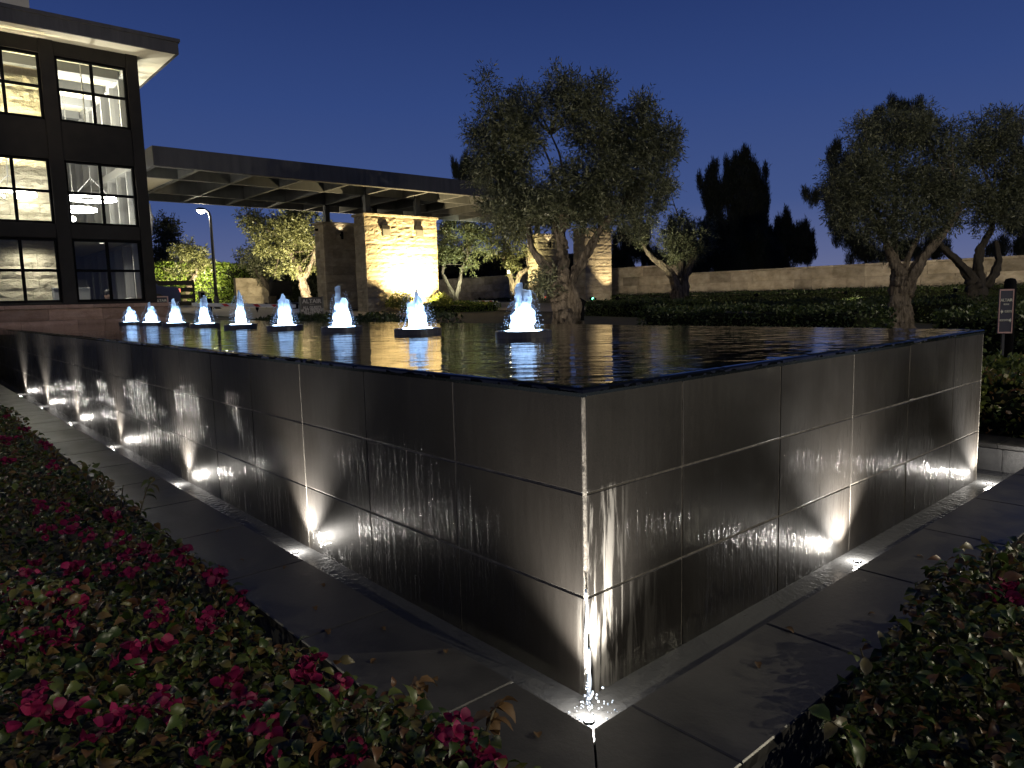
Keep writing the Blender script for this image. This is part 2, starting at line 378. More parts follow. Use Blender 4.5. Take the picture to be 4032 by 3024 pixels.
M['pistil'] = plain('cream_flower', (.7, .65, .5), .6)
M['white'] = plain('white_paint', (.72, .70, .66), .5)
M['redp'] = plain('red_paint', (.55, .03, .025), .5)
M['navy'] = plain('navy_sign_face', (.022, .022, .045), .5)
M['signgrey'] = plain('charcoal_sign_face', (.055, .048, .046), .55)
M['pinkfr'] = plain('pink_sign_frame', (.55, .33, .29), .5)
M['lettering'] = plain('cream_lettering', (.70, .68, .55), .5)
M['letgrey'] = plain('pale_grey_lettering', (.42, .39, .36), .5)
M['plate'] = noisy('grey_plate', (.13, .125, .105), (.19, .18, .15), 9, .6, .1)
M['skin'] = plain('skin', (.42, .27, .20), .55)
M['hair'] = plain('dark_hair', (.012, .010, .008), .6)
M['uniform'] = plain('grey_green_uniform', (.20, .20, .16), .8)
M['paper'] = plain('white_paper', (.75, .74, .70), .7)
M['wood'] = noisy('desk_wood', (.22, .14, .07), (.30, .20, .11), 9, .5, .1)
M['monitor'] = plain('pale_grey_plastic', (.34, .35, .36), .5)
M['carblue'] = plain('blue_car_paint', (.012, .016, .06), .3)
M['rubber'] = plain('black_rubber', (.01, .01, .01), .8)
M['carglass'] = plain('dark_car_glass', (.01, .012, .015), .1)

# lettering meshes are made first, while the scene is small
def textmesh(s, mat_, size=1.0, bold=0.0):
    cu = bpy.data.curves.new('t', 'FONT'); cu.body = s; cu.size = size; cu.align_x = 'CENTER'; cu.align_y = 'CENTER'; cu.extrude = .004; cu.offset = bold
    cu.resolution_u = 3
    o = bpy.data.objects.new('t', cu); COL.objects.link(o); dg = bpy.context.evaluated_depsgraph_get()
    me = bpy.data.meshes.new_from_object(o.evaluated_get(dg)); me.materials.clear(); me.materials.append(mat_); me.name = 'lettering'
    bpy.data.objects.remove(o); return me
TXT = {k: textmesh(k, m_, 1.0, bo) for k, m_, bo in (('ALTAIR', M['letgrey'], .012), ('ALL GUESTS', M['letgrey'], .02), ('MUST PRESENT', M['letgrey'], .02), ('PHOTO ID', M['letgrey'], .02))}
TXW = {k: textmesh(k, M['lettering'], 1.0, bo) for k, bo in (('ALTAIR', .02), ('IRVINE', .02), ('GUESTS', .01), ('RESIDENTS', .01))}

def lamp(name, kind, loc, power, color, parent=None, size=.05, spot=None, blend=.5, aim=None, local=False):
    ld = bpy.data.lights.new(name, kind); ld.energy = power; ld.color = color
    if kind in ('POINT', 'SPOT'): ld.shadow_soft_size = size
    if kind == 'SPOT': ld.spot_size = R(spot); ld.spot_blend = blend
    if kind == 'AREA': ld.size = size
    o = bpy.data.objects.new(name, ld); link(o); o.location = loc
    if aim is not None:
        d = Vector(aim) - Vector(loc); o.rotation_euler = d.to_track_quat('-Z', 'Y').to_euler()
    if parent is not None:
        o.parent = parent
        if not local: o.matrix_parent_inverse = Matrix.Translation(-PL.get(parent.name, Vector((0, 0, 0))))
    return o
WARM = (1.0, .86, .62); NEUT = (1.0, .93, .82)

# ------------------------------------------------------------------ ground
def sstep(a, b, t): t = np.clip((t - a) / (b - a), 0, 1); return t * t * (3 - 2 * t)
def gz(x, y):
    """height of the planted ground to the right of and behind the pool"""
    return float(np.interp(y, [-3, 0, 4, 10, 16, 20, 34, 60], [.12, .2, .5, .92, 1.04, 1.16, 1.55, 1.6]))
PW, PLN = 4.32, 17.6            # pool size
TR = .368; CW = .378            # trough and coping widths
ZC = .215                       # top of the coping
def ground_z(x, y):
    if -.80 < x < PW + .80 and -.80 < y < 17.75: return -.25
    if x <= -.80 or y <= -.80: 
        base = .02
        if x > PW + .8: base = gz(x, y) 
        return base if y < 17.7 else gz(x, y) * .6
    return gz(x, y)
xs = [-400, -100, -30, -10, -4, -2, -.81, -.78, 0, 2, PW + .78, PW + .81, 5.5, 7, 9, 12, 16, 20, 26, 40, 100, 400]
ys = [-400, -100, -30, -10, -4, -2, -.81, -.78, 0, 2, 4, 6, 8, 10, 13, 16, 17.74, 17.76, 20, 24, 28, 34, 60, 120, 400]
V = [(x, y, ground_z(x, y)) for y in ys for x in xs]; n = len(xs)
Fq = [(j * n + i, j * n + i + 1, (j + 1) * n + i + 1, (j + 1) * n + i) for j in range(len(ys) - 1) for i in range(n - 1)]
tag(put('ground', mk('ground', V, Fq, M['ground'])), kind='structure')
def strip(name, x0, x1, y0, y1, dz, mat_, ny=14):
    V = []; Fq = []
    for i, y in enumerate(np.linspace(y0, y1, ny)):
        V += [(x0, y, gz(x0, y) + dz), (x1, y, gz(x1, y) + dz)]
        if i: Fq.append((2 * i - 2, 2 * i - 1, 2 * i + 1, 2 * i))
    return tag(put(name, mk(name, V, Fq, mat_)), kind='structure')
strip('driveway', 5.75, 10.2, 14.5, 60, .03, M['drive'])
strip('driveway', 14.0, 21.2, 14.5, 60, .03, M['drive'])
exec_later = []

# ------------------------------------------------------------------ pool
pool = thing('raised_pool', 'raised rectangular pool clad in dark wet granite panels, filled to the brim', 'pool', (0, 0, 0))
GAP = .007
boxp('core', (.0028, .0028, -.25), (PW - .0028, PLN - .0028, HP - .012), M['grout'], pool)
rows = [(-.02, .378), (.378, .760), (.760, HP)]
ly = [0] + [.755 * k for k in range(1, 24)] + [PLN]
rx = [0, .58, 1.357, 2.144, 2.925, 3.713, PW]
def panel(a, b): 
    m_ = MB(); m_.bbox(a, b, .0025); return part('panel', m_, M['granite'], pool)
for z0, z1 in rows:
    for a, b in zip(ly[:-1], ly[1:]):
        j = random.uniform(-.0012, .0012)
        panel((0 + j, max(a, .0) + GAP / 2 + (.006 if a == 0 else 0), z0 + GAP / 2), (.03 + j, b - GAP / 2, z1 - GAP / 2 if z1 < HP else HP))
        panel((PW - .03, a + GAP / 2, z0 + GAP / 2), (PW, b - GAP / 2, z1 - GAP / 2 if z1 < HP else HP)) if a < 4 else None
    for a, b in zip(rx[:-1], rx[1:]):
        j = random.uniform(-.0012, .0012)
        panel((max(a, .012 if a == 0 else a) + GAP / 2, 0 + j, z0 + GAP / 2), (b - GAP / 2 - (.012 if b == PW else 0), .03 + j, z1 - GAP / 2 if z1 < HP else HP))
# pale worn bead down the corner
mb = MB(); zz = np.linspace(0, HP - .006, 40)
mb.tube([(.006 + random.uniform(-.001, .001), .006 + random.uniform(-.001, .001), z) for z in zz], [.0045 + random.uniform(-.001, .0015) for _ in zz], 6)
part('corner_bead', mb, M['grout'], pool)
# water sheet with a rounded brim
prof = [(0.0, -.03), (-.004, -.015), (-.003, -.004), (.004, .003), (.02, .005)]
V = []; Fq = []
for (o, dz) in prof:
    V += [(o, o, HP + dz), (PW - o, o, HP + dz), (PW - o, PLN - o, HP + dz), (o, PLN - o, HP + dz)]
for i in range(len(prof) - 1):
    for k in range(4): Fq.append((4 * i + k, 4 * i + (k + 1) % 4, 4 * i + 4 + (k + 1) % 4, 4 * i + 4 + k))
b_ = 4 * (len(prof) - 1); Fq.append((b_, b_ + 1, b_ + 2, b_ + 3))
tag(put('pool_water', mk('pool_water', V[:], Fq, M['pool_water'])), kind='structure')
# trough: lining, water, coping
mb = MB()
o0, o1 = TR, TR + CW
mb.box((-o1, -o1, -.3), (PW + o1 + .03, PLN, -.12))
mb.box((-o1 + .01, -o1 + .01, -.12), (-o0 - .0, PLN, ZC - .045)); mb.box((-o0, -o1 + .01, -.12), (PW + o1 - .01 + .03, -o0, ZC - .045))
mb.box((PW + TR + .04, -o0, -.12), (PW + o1 + .02, PLN, ZC - .045))
trough = tag(part('trough', mb, M['trough']), kind='structure')
me = []
nu = 260
V = []; Fq = []
def sheet(x0, y0, x1, y1, z, V, Fq):
    b0 = len(V); V += [(x0, y0, z), (x1, y0, z), (x1, y1, z), (x0, y1, z)]; Fq.append((b0, b0 + 1, b0 + 2, b0 + 3))
sheet(-TR, -TR, 0.03, PLN, 0.0, V, Fq); sheet(.03, -TR, PW + TR + .04, .03, 0.0, V, Fq); sheet(PW - .03, .03, PW + TR + .04, PLN, 0.0, V, Fq)
tag(put('trough_water', mk('trough_water', V, Fq, M['trough_water'])), kind='structure')
cop = tag(part('coping', MB().box((-o1 + .02, -o1 + .02, ZC - .044), (-o0 - .02, PLN, ZC - .036)).box((-o0 - .02, -o1 + .02, ZC - .044), (PW + o1, -o0 - .02, ZC - .036)), M['soil']), kind='structure')
def slab(poly):
    m_ = MB(); n_ = len(poly); c = np.mean(poly, 0)
    lo = [(x, y, ZC - .035) for x, y in poly]; hi = [(x, y, ZC - .004) for x, y in poly]
    tp = [(x + .004 * np.sign(c[0] - x), y + .004 * np.sign(c[1] - y), ZC + random.uniform(-.0012, .0012) * 0) for x, y in poly]
    m_.add(lo + hi + tp, [tuple(range(n_ - 1, -1, -1)), tuple(range(2 * n_, 3 * n_))] + [(i, (i + 1) % n_, (i + 1) % n_ + n_, i + n_) for i in range(n_)] + [(i + n_, (i + 1) % n_ + n_, (i + 1) % n_ + 2 * n_, i + 2 * n_) for i in range(n_)])
    return part('slab', m_, M['coping'], cop)
g2 = .0035
slab([(-o1, -o1), (-o0 - g2 * .7, -o0 + .0), (-o0, -.02), (-o1, -.02)])
slab([(-o1 + g2, -o1 - 0.0), (-.2, -o1), (-.2, -o0), (-o0 + g2, -o0 - g2)])
yj = [-.02, .753, 1.529] + [1.529 + .776 * k for k in range(1, 21)] + [PLN]
for a, b in zip(yj[:-1], yj[1:]): slab([(-o1, a + g2), (-o0, a + g2), (-o0, b - g2), (-o1, b - g2)])
xj = [-.2, .59, 1.371, 2.16, 2.95, 3.74, PW + TR + .04]
for a, b in zip(xj[:-1], xj[1:]): slab([(a + g2, -o1), (b - g2, -o1), (b - g2, -o0), (a + g2, -o0)])
xe = PW + TR + .04
slab([(xe + g2, -o1), (xe + CW, -o1), (xe + CW, -.02), (xe + g2, -.02)])
for k in range(8): slab([(xe + g2, -.02 + .77 * k + g2), (xe + CW, -.02 + .77 * k + g2), (xe + CW, -.02 + .77 * (k + 1) - g2), (xe + g2, -.02 + .77 * (k + 1) - g2)])
# tiles on the far side of the trough, seen past the end of the pool
for k in range(6):
    boxp('tile', (xe - .012, -TR + .01 + .30 * k, -.1), (xe - .001, -TR + .30 * (k + 1), ZC - .037), M['trough'], trough, .002)

# trough lights
def trough_light(x, y, aim, label, power=13., spot=62):
    t_ = thing('trough_light', label, 'light', (x, y, -.028), 'uplights in the trough')
    part('housing', MB().lathe([(0.0, -.07), (.017, -.07), (.020, .0), (.020, .033), (.017, .036)], 16), M['steel'], t_, True, local=True)
    part('lens', MB().lathe([(0.0, .034), (.010, .033), (.0165, .029)], 16), M['lens'], t_, True, local=True)
    lamp('lamp', 'SPOT', (0, 0, .045), power, (1.0, .94, .86), t_, .028, spot, 1.0, aim=(aim[0] - x, aim[1] - y, aim[2] + .028), local=True)
    lamp('spill', 'POINT', (0, 0, .085), 3.4, (1.0, .94, .86), t_, .016, local=True)
    return t_
names = ['at the sharp front corner of the pool', 'on the left side, second from the front corner', 'on the left side, third from the front corner', 'on the left side, fourth from the front corner', 'on the left side, fifth from the front corner', 'on the left side, sixth from the front corner', 'on the left side, farthest from the front corner']
trough_light(-.105, -.105, (-.06, -.06, .9), 'small round trough light ' + names[0], 430, 118)
for k in range(1, 7): trough_light(-.10, 2.262 * k - .02, (-.01, 2.262 * k - .02, .9), 'small round trough light ' + names[k], 430 + random.uniform(-110, 80), 98 + random.uniform(-12, 12))
trough_light(2.02, -.10, (2.02, -.01, .9), 'small round trough light halfway along the right wall', 560, 104)
trough_light(4.26, -.10, (4.2, -.01, .8), 'small round trough light at the right end of the pool', 330, 100)
# thin trickle of water at the corner and a few splashing drops
tk = thing('water_trickle', 'thin bright trickle of water splashing down the front corner', 'water', (-.02, -.02, 0))
mb = MB(); zz = np.linspace(.42, 0, 30)
mb.tube([(-.010 + .012 * math.sin(z * 14) * (1 - z) * .4, -.012 - .006 * math.sin(z * 23), z) for z in zz], [.004 + .007 * (1 - z / .42) * random.uniform(.5, 1) for z in zz], 7)
mb.tube([(-.006 + .014 * (1 - z / .2) * .3, -.016, z) for z in np.linspace(.2, 0, 14)], [.004 + .004 * random.random() for _ in range(14)], 6)
part('stream', mb, M['foam'], tk, True)
ico = None
def ball(mb, c, r, n=5):
    pr = [(max(1e-4, r * math.sin(math.pi * i / n)), -r * math.cos(math.pi * i / n)) for i in range(n + 1)]; mb.lathe(pr, 6, c)
mb = MB()
for k in range(70):
    a = random.uniform(math.pi * .9, math.pi * 1.6); rr_ = abs(random.gauss(0, .08)); ball(mb, (-.03 + rr_ * math.cos(a), -.03 + rr_ * math.sin(a), abs(random.gauss(0, .05)) * math.exp(-rr_ * 6) + .004), random.uniform(.0015, .005), 4)
o_ = part('drops', mb, M['foam'], tk, True); o_['kind'] = 'stuff'

# ------------------------------------------------------------------ fountains
FX = 2.15; FY = [2.683 + 1.549 * k for k in range(9)]
FH = [.40, .40, .47, .42, .50, .46, .44, .40, .33]
desc = ['nearest fountain jet, twin-peaked glowing blue-white plume on a dark basin', 'second nearest fountain jet, pointed glowing plume', 'third nearest fountain jet, tall spire with a low shoulder', 'fourth nearest fountain jet, broad domed glowing plume', 'fifth fountain jet, straight narrow column of glowing water', 'sixth fountain jet, forked top leaning left', 'seventh fountain jet, smooth narrow column', 'second farthest fountain jet, small pointed plume', 'farthest fountain jet, short wide glowing dome']
peaks = [  # (dx, dz share, radius) of the streams in each plume; dx runs along the picture's horizontal
    [(-.035, 1.0, .034), (.045, .86, .026), (0, .62, .060), (-.02, .45, .075), (.03, .5, .06)],
    [(0, 1.0, .030), (.02, .82, .045), (-.075, .66, .022), (0, .5, .075)],
    [(-.04, 1.0, .030), (-.02, .6, .06), (.035, .72, .05), (.01, .45, .085)],
    [(0, 1.0, .05), (-.045, .85, .05), (.045, .82, .05), (0, .55, .07)],
    [(0, 1.0, .042), (.022, .85, .04), (-.01, .5, .055)],
    [(-.04, .92, .036), (.03, 1.0, .034), (0, .6, .05)],
    [(-.005, 1.0, .045), (.015, .7, .055)],
    [(-.03, 1.0, .034), (.02, .8, .05), (0, .55, .06)],
    [(0, 1.0, .055), (.03, .75, .06), (-.02, .6, .07)]]
rt = CM[:, 0].copy(); rt[2] = 0; rt /= np.linalg.norm(rt); ft = np.array([-rt[1], rt[0], 0])
for k, y in enumerate(FY):
    t_ = thing('fountain_jet', desc[k], 'fountain', (FX, y, HP), 'row of lit fountain jets in the pool')
    part('basin', MB().lathe([(.0, .030), (.205, .030), (.212, .058), (.226, .060), (.232, .052), (.233, .0), (.228, -.05), (.0, -.05)], 40), M['basin'], t_, False, local=True)
    part('basin_water', MB().lathe([(0.0, .056), (.10, .055), (.214, .0535)], 30), M['trough_water'], t_, True, local=True)
    h = FH[k]; st_ = [(dx * 1.25, hz, r0, random.uniform(-.03, .03)) for dx, hz, r0 in peaks[k]] + [(random.uniform(-.015, .015), random.uniform(.32, .62), random.uniform(.058, .084), 0.0)]; rs_ = random.uniform(.52, .68)
    nz_, na = 44, 48; V = []; ph_ = [random.uniform(0, 6.28) for _ in range(6)]
    for i in range(nz_):
        s = i / (nz_ - 1); z = s * h
        for j in range(na):
            a = 2 * math.pi * j / na; ca, sa = math.cos(a), math.sin(a); best = .0035
            for (dx, hz, r0, dd) in st_:
                q = z / (h * hz)
                if q >= 1: continue
                cx, cy = dx * (.3 + .7 * q), dd * (.3 + .7 * q); rr_ = r0 * (1.15 - (.42 if hz > .8 else .15) * q) * (1 if q < rs_ else math.sqrt(max(.0, 1 - ((q - rs_) / (1 - rs_)) ** 2)))
                tq = cx * ca + cy * sa; disc = rr_ * rr_ - (cx * cx + cy * cy - tq * tq)
                if disc > 0: best = max(best, tq + math.sqrt(disc))
            best *= 1 + .10 * math.sin(5 * a + ph_[0] + 3 * s) + .08 * math.sin(9 * a + ph_[1] - 9 * s) + .05 * math.sin(15 * a + ph_[2] + 21 * s) + .05 * math.sin(31 * s + ph_[3] + 3 * a)
            p = rt * (best * ca) + ft * (best * sa); V.append((p[0], p[1], .05 + z))
    Fq = [(i * na + j, i * na + (j + 1) % na, (i + 1) * na + (j + 1) % na, (i + 1) * na + j) for i in range(nz_ - 1) for j in range(na)] + [tuple((nz_ - 1) * na + j for j in range(na))]
    mb = MB().add(V, Fq)
    part('plume', mb, M['foam'], t_, True, local=True)
    mb = MB()
    for s_ in (-1, 1):
        for arc in range(11):
            ap = random.uniform(.35, .85) * h; reach = s_ * random.uniform(.06, .17); dd = random.uniform(-.05, .05); x0 = s_ * random.uniform(.0, .04)
            for i in range(15):
                s = .35 + .65 * i / 14; zz_ = .06 + ap * (1 - ((s - .35) / .65) ** 2)
                p = rt * (x0 + reach * s + random.uniform(-.006, .006)) + ft * dd + np.array([0, 0, zz_]); ball(mb, p, random.uniform(.002, .0065), 4)
    o_ = part('droplets', mb, M['foam'], t_, True, local=True); o_['kind'] = 'stuff'
    part('led_ring', MB().lathe([(.112, .0575), (.150, .0575), (.150, .060), (.112, .060)], 28), M['led'], t_, local=True)
    lamp('lamp', 'POINT', (0, 0, .10), 5.0, (.55, .76, 1.0), t_, .03, local=True); lamp('lamp', 'POINT', (0, 0, .05 + h * .42), 1.3, (.46, .70, 1.0), t_, .015, local=True)
    part('led_mount', MB().lathe([(.108, .0565), (.154, .0565)], 28), M['steel'], t_, local=True)

# ------------------------------------------------------------------ stone blocks (shared shapes)
def block_meshes(tag_, mat_, nv=6, nx=6, nz=4, amp=.30, seed=1):
    out = []; rr = np.random.default_rng(seed)
    for v in range(nv):
        gx = np.linspace(-.5, .5, nx + 1); gzz = np.linspace(-.5, .5, nz + 1); V = []; Fq = []
        for j, z in enumerate(gzz):
            for i, x in enumerate(gx):
                ed = (i in (0, nx)) or (j in (0, nz))
                V.append((x, -.5 + (0.10 if ed else 0) + (rr.uniform(-amp, .05) if not ed else rr.uniform(-.03, .03)), z))
        for j in range(nz):
            for i in range(nx): a = j * (nx + 1) + i; Fq.append((a, a + 1, a + nx + 2, a + nx + 1))
        b0 = len(V); ring = [i for i in range(nx + 1)] + [j * (nx + 1) + nx for j in range(1, nz + 1)] + [nz * (nx + 1) + i for i in range(nx - 1, -1, -1)] + [j * (nx + 1) for j in range(nz - 1, 0, -1)]
        V += [(V[i][0], .5, V[i][2]) for i in ring]; m_ = len(ring)
        for i in range(m_): Fq.append((ring[(i + 1) % m_], ring[i], b0 + i, b0 + (i + 1) % m_))
        out.append(mk('block_' + tag_, V, Fq, mat_))
    return out
BLK = {k: block_meshes(k, M[k], seed=i + 3) for i, k in enumerate(('stone', 'stone_wall', 'stone_pink', 'stone_in'))}
def block_face(parent, origin, length, height, theta, kind, ch=.30, lens=(.55, 1.05), dep=.10, gap=.010, seed=0, off0=0):
    """courses of blocks: origin is the lower start of the face plane, outward is -Y turned by theta"""
    rr = random.Random(seed); u = np.array([math.cos(theta), math.sin(theta), 0]); nrm = np.array([math.sin(theta), -math.cos(theta), 0])
    nr = max(1, round(height / ch)); h = height / nr; o = np.array(origin, float); cnt = 0
    for r_ in range(nr):
        x = 0; first = True
        while x < length - 1e-4:
            l = rr.uniform(*lens)
            if first and r_ % 2: l *= .55
            first = False
            if length - x - l < lens[0] * .45: l = length - x
            c = o + u * (x + l / 2) + np.array([0, 0, h * (r_ + .5)]) - nrm * (dep / 2 - rr.uniform(-.006, .008))
            put('block', rr.choice(BLK[kind]), parent, loc=c, rot=(0, 0, theta), scale=(l - gap, dep, (h - gap)))
            x += l; cnt += 1
    return cnt

# ------------------------------------------------------------------ gatehouse tower
YB = 17.9; XT = 3.46; XL = -2.2; YE = 25.2
house = thing('gatehouse', 'dark bronze gatehouse tower with lit square windows and a wide flat roof', 'building', ((XL + XT) / 2, 21.5, .5))
ZS = 7.56
cols = [(XL, -1.70), (-.22, .0), (1.42, 1.71), (3.20, XT)]       # uprights between the windows
cols = [(XL, -1.95), (-.26, -.02), (1.42, 1.71), (3.20, XT)]
zw = [(1.66, 3.135), (3.47, 4.93), (5.80, 7.25)]
wins = [(-1.95, -.26), (-.02, 1.42), (1.71, 3.20)]
for a, b in cols: boxp('column', (a, YB, 1.6), (b, YB + .28, ZS), M['bronze'], house, .006)
sp_z = [(1.6, 1.655), (3.14, 3.465), (4.935, 5.795), (7.255, ZS)]
for a, b in wins:
    for z0, z1 in sp_z: boxp('spandrel', (a, YB + .03, z0), (b, YB + .25, z1), M['bronze'], house, .004)
    for z0, z1 in zw:
        fr = MB(); t = .055; y0, y1 = YB + .07, YB + .15
        fr.box((a, y0, z0 - .004), (a + t, y1, z1 + .004)); fr.box((b - t, y0, z0 - .004), (b, y1, z1 + .004)); fr.box((a + t, y0, z0 - .004), (b - t, y1, z0 + t)); fr.box((a + t, y0, z1 - t), (b - t, y1, z1 + .004))
        wd = part('window', fr, M['frame'], house)
        mxx = (a + b) / 2; mz = (z0 + z1) / 2
        put('muntin', MB().box((mxx - .032, y0 + .01, z0 + t), (mxx + .032, y1 - .01, z1 - t)).mesh('muntin', M['frame']), wd)
        put('muntin', MB().box((a + t, y0 + .013, mz - .03), (b - t, y1 - .013, mz + .03)).mesh('muntin', M['frame']), wd)
        for xa, xb in ((a + t, mxx - .032), (mxx + .032, b - t)):
            for za, zb in ((z0 + t, mz - .03), (mz + .03, z1 - t)):
                put('pane', MB().add([(xa, y0 + .04, za), (xb, y0 + .04, za), (xb, y0 + .04, zb), (xa, y0 + .04, zb)], [(0, 1, 2, 3)]).mesh('pane', M['glass']), wd)
# glazed side wall
sy = np.linspace(YB + .3, YE, 8)
for y in sy: boxp('mullion', (XT - .16, y - .05, .6), (XT - .02, y + .05, ZS), M['mullion'], house)
for z0, z1 in ((.5, 1.55), (3.15, 3.45), (5.0, 5.2), (7.3, ZS)): boxp('transom', (XT - .17, YB + .29, z0), (XT - .01, YE, z1), M['mullion'], house)
for z0, z1 in ((1.55, 3.15), (3.45, 5.0), (5.2, 7.3)):
    for a, b in zip(sy[:-1], sy[1:]):
        put('pane', MB().add([(XT - .06, a + .05, z0), (XT - .06, b - .05, z0), (XT - .06, b - .05, z1), (XT - .06, a + .05, z1)], [(0, 1, 2, 3)]).mesh('pane', M['glass']), house)
boxp('back_wall', (XL, YE, .4), (XT, YE + .2, ZS), M['inwall'], house)
boxp('left_wall', (XL - .2, YB, .4), (XL, YE + .2, ZS), M['inwall'], house)
boxp('floor', (XL, YB + .28, .5), (XT, YE, .7), M['floor'], house)
boxp('upper_floor', (XL, YB + .30, 3.20), (XT - .18, YE, 3.42), M['ceil'], house)
boxp('ceiling', (XL, YB + .26, 7.42), (XT - .02, YE, 7.55), M['ceil'], house)
for y in (18.9, 20.5, 22.1, 23.7): boxp('beam', (XL, y, 7.20), (XT - .2, y + .26, 7.42), M['beam'], house)
boxp('partition', (1.9, 23.6, 3.42), (2.0, YE, 7.0), M['inwall'], house)
# inside stone wall: chimney breast behind the left windows
core = boxp('stone_breast', (XL, 19.13, .7), (1.66, 19.9, 7.4), M['mortar'], house)
for i, (z0, z1) in enumerate(((.75, 3.15), (3.46, 5.2), (5.24, 7.0))):
    block_face(core, (-.9, 19.06, z0), 2.58, z1 - z0, 0, 'stone_in', .30, (.5, 1.1), .10, .006, seed=21 + i)
# base of pink stone with a cap
bs = boxp('stone_base', (XL, YB - .12, .3), (3.72, YB + .28, 1.5), M['mortar'], house)
block_face(bs, (-.4, YB - .20, .96), 4.13, .555, 0, 'stone_pink', .277, (.55, 1.15), .10, .008, seed=5)
for k in range(6): boxp('cap_stone', (-1.5 + .87 * k + .002, YB - .27, 1.515), (-1.5 + .87 * (k + 1) - .002, YB + .02, 1.598), M['stone_pink'], house, .006)
# roof
zr = ZS
rxr, ryr = 4.21, 17.17
boxp('soffit', (XL - .7, ryr + .06, zr), (rxr - .06, YE + .7, zr + .05), M['soffit'], house)
mb = MB(); mb.box((XL - .76, ryr, zr - .012), (rxr, ryr + .055, zr + .26)); mb.box((rxr - .055, ryr + .055, zr - .012), (rxr, YE + .7, zr + .26)); part('fascia', mb, M['fascia'], house)
mb = MB(); mb.box((XL - .8, ryr - .04, zr + .264), (rxr + .04, YE + .7, zr + .34)); part('roof', mb, M['fascia'], house)
boxp('penthouse', (XL, 19.5, zr + .34), (1.58, 24, 9.6), M['soffit'], house)
# wall bracket lamps on the right flank
sc_ = thing('wall_sconce', 'pale curved sconce on the right flank of the gatehouse', 'wall light', (XT + .08, 18.3, 3.6))
part('arm', MB().tube([(XT, 18.3, 4.05), (XT + .10, 18.3, 4.1), (XT + .13, 18.3, 3.7), (XT + .09, 18.3, 3.3)], [.02, .03, .035, .02], 8), M['white'], sc_, True)
part('shade', MB().lathe([(.0, .10), (.04, .09), (.05, 0), (.03, -.1), (0, -.1)], 12, (XT + .13, 18.3, 3.75)), M['white'], sc_, True)
# ring pendants
def ring_pendant(px, wpx, y, label, drop=1.2, zc=None):
    c = ony(px, y); d = depth(c); r = wpx / 2 * d / F_
    t_ = thing('ring_pendant', label, 'pendant light', (c[0], c[1], c[2]), 'ring pendants in the gatehouse')
    mb = MB(); pts = [(r * math.cos(a), r * math.sin(a), 0) for a in np.linspace(0, 2 * math.pi, 41)]
    V = []; n_ = 40
    for i in range(n_):
        a = 2 * math.pi * i / n_
        for (dr, dz) in ((-.025, -.035), (.025, -.035), (.025, .035), (-.025, .035)): V.append(((r + dr) * math.cos(a), (r + dr) * math.sin(a), dz))
    Fq = [(4 * i + k, 4 * ((i + 1) % n_) + k, 4 * ((i + 1) % n_) + (k + 1) % 4, 4 * i + (k + 1) % 4) for i in range(n_) for k in range(4)]
    part('ring', MB().add(V, Fq), M['ring'], t_, local=True)
    for a in (.3, 2.4, 4.5): put('cable', MB().tube([(r * math.cos(a), r * math.sin(a), .03), (0, 0, .42 * drop)], .008, 5).mesh('cable', M['mullion']), t_, local=True)
    put('rod', MB().tube([(0, 0, .42 * drop), (0, 0, 7.42 - c[2])], .012, 6).mesh('rod', M['mullion']), t_, local=True)
ring_pendant((363, 783), 162, 18.72, 'upper ring pendant hanging behind the middle right window')
ring_pendant((292, 825), 150, 20.6, 'lower ring pendant half hidden by the column of the middle window')
ring_pendant((38, 763), 170, 18.60, 'ring pendant hanging in front of the pale stone behind the left window', 1.0)
g_ = thing('globe_pendant', 'small glowing globe lamp low in the middle right window', 'pendant light', tuple(ony((287, 862), 20.2)))
part('globe', MB().lathe([(.002 + .075 * math.sin(math.pi * i / 8), -.075 * math.cos(math.pi * i / 8)) for i in range(9)], 14), M['globe'], g_, True, local=True)
put('cord', MB().tube([(0, 0, .07), (0, 0, 2.6)], .006, 5).mesh('cord', M['steel']), g_, local=True)
cv = thing('cove_light', 'bright strip light washing up the pale stone behind the top left window', 'light', (.2, 18.4, 5.13))
part('tray', MB().box((-1.6, 18.31, 5.07), (1.4, 18.49, 5.09)).box((-1.6, 18.31, 5.09), (1.4, 18.33, 5.15)), M['bronze'], cv)
part('strip', MB().box((-1.55, 18.37, 5.095), (1.35, 18.43, 5.115)), emit('lit_cove_strip', (1, .86, .50), 520), cv)
# ground floor downlight and added high-level uplights
for (x, y, z, p_, nm) in ((1.0, 18.55, 3.15, 7, 'recessed downlight over the pale stone on the ground floor'), (2.6, 19.2, 3.15, 6, 'recessed downlight over the desk on the ground floor')):
    p_ *= 2.5; d_ = thing('downlight', nm, 'light', (x, y, z)); part('can', MB().lathe([(.0, .03), (.07, .03), (.075, 0), (.06, .0)], 16), M['white'], d_, True, local=True)
    part('diffuser', MB().lathe([(0, .004), (.058, .004)], 16), emit('lit_diffuser', (1, .92, .75), 6), d_, local=True)
    lamp('lamp', 'SPOT', (0, 0, -.02), p_ * 6, (1, .93, .78), d_, .06, 150, .8, aim=(0, 0, -1), local=True)

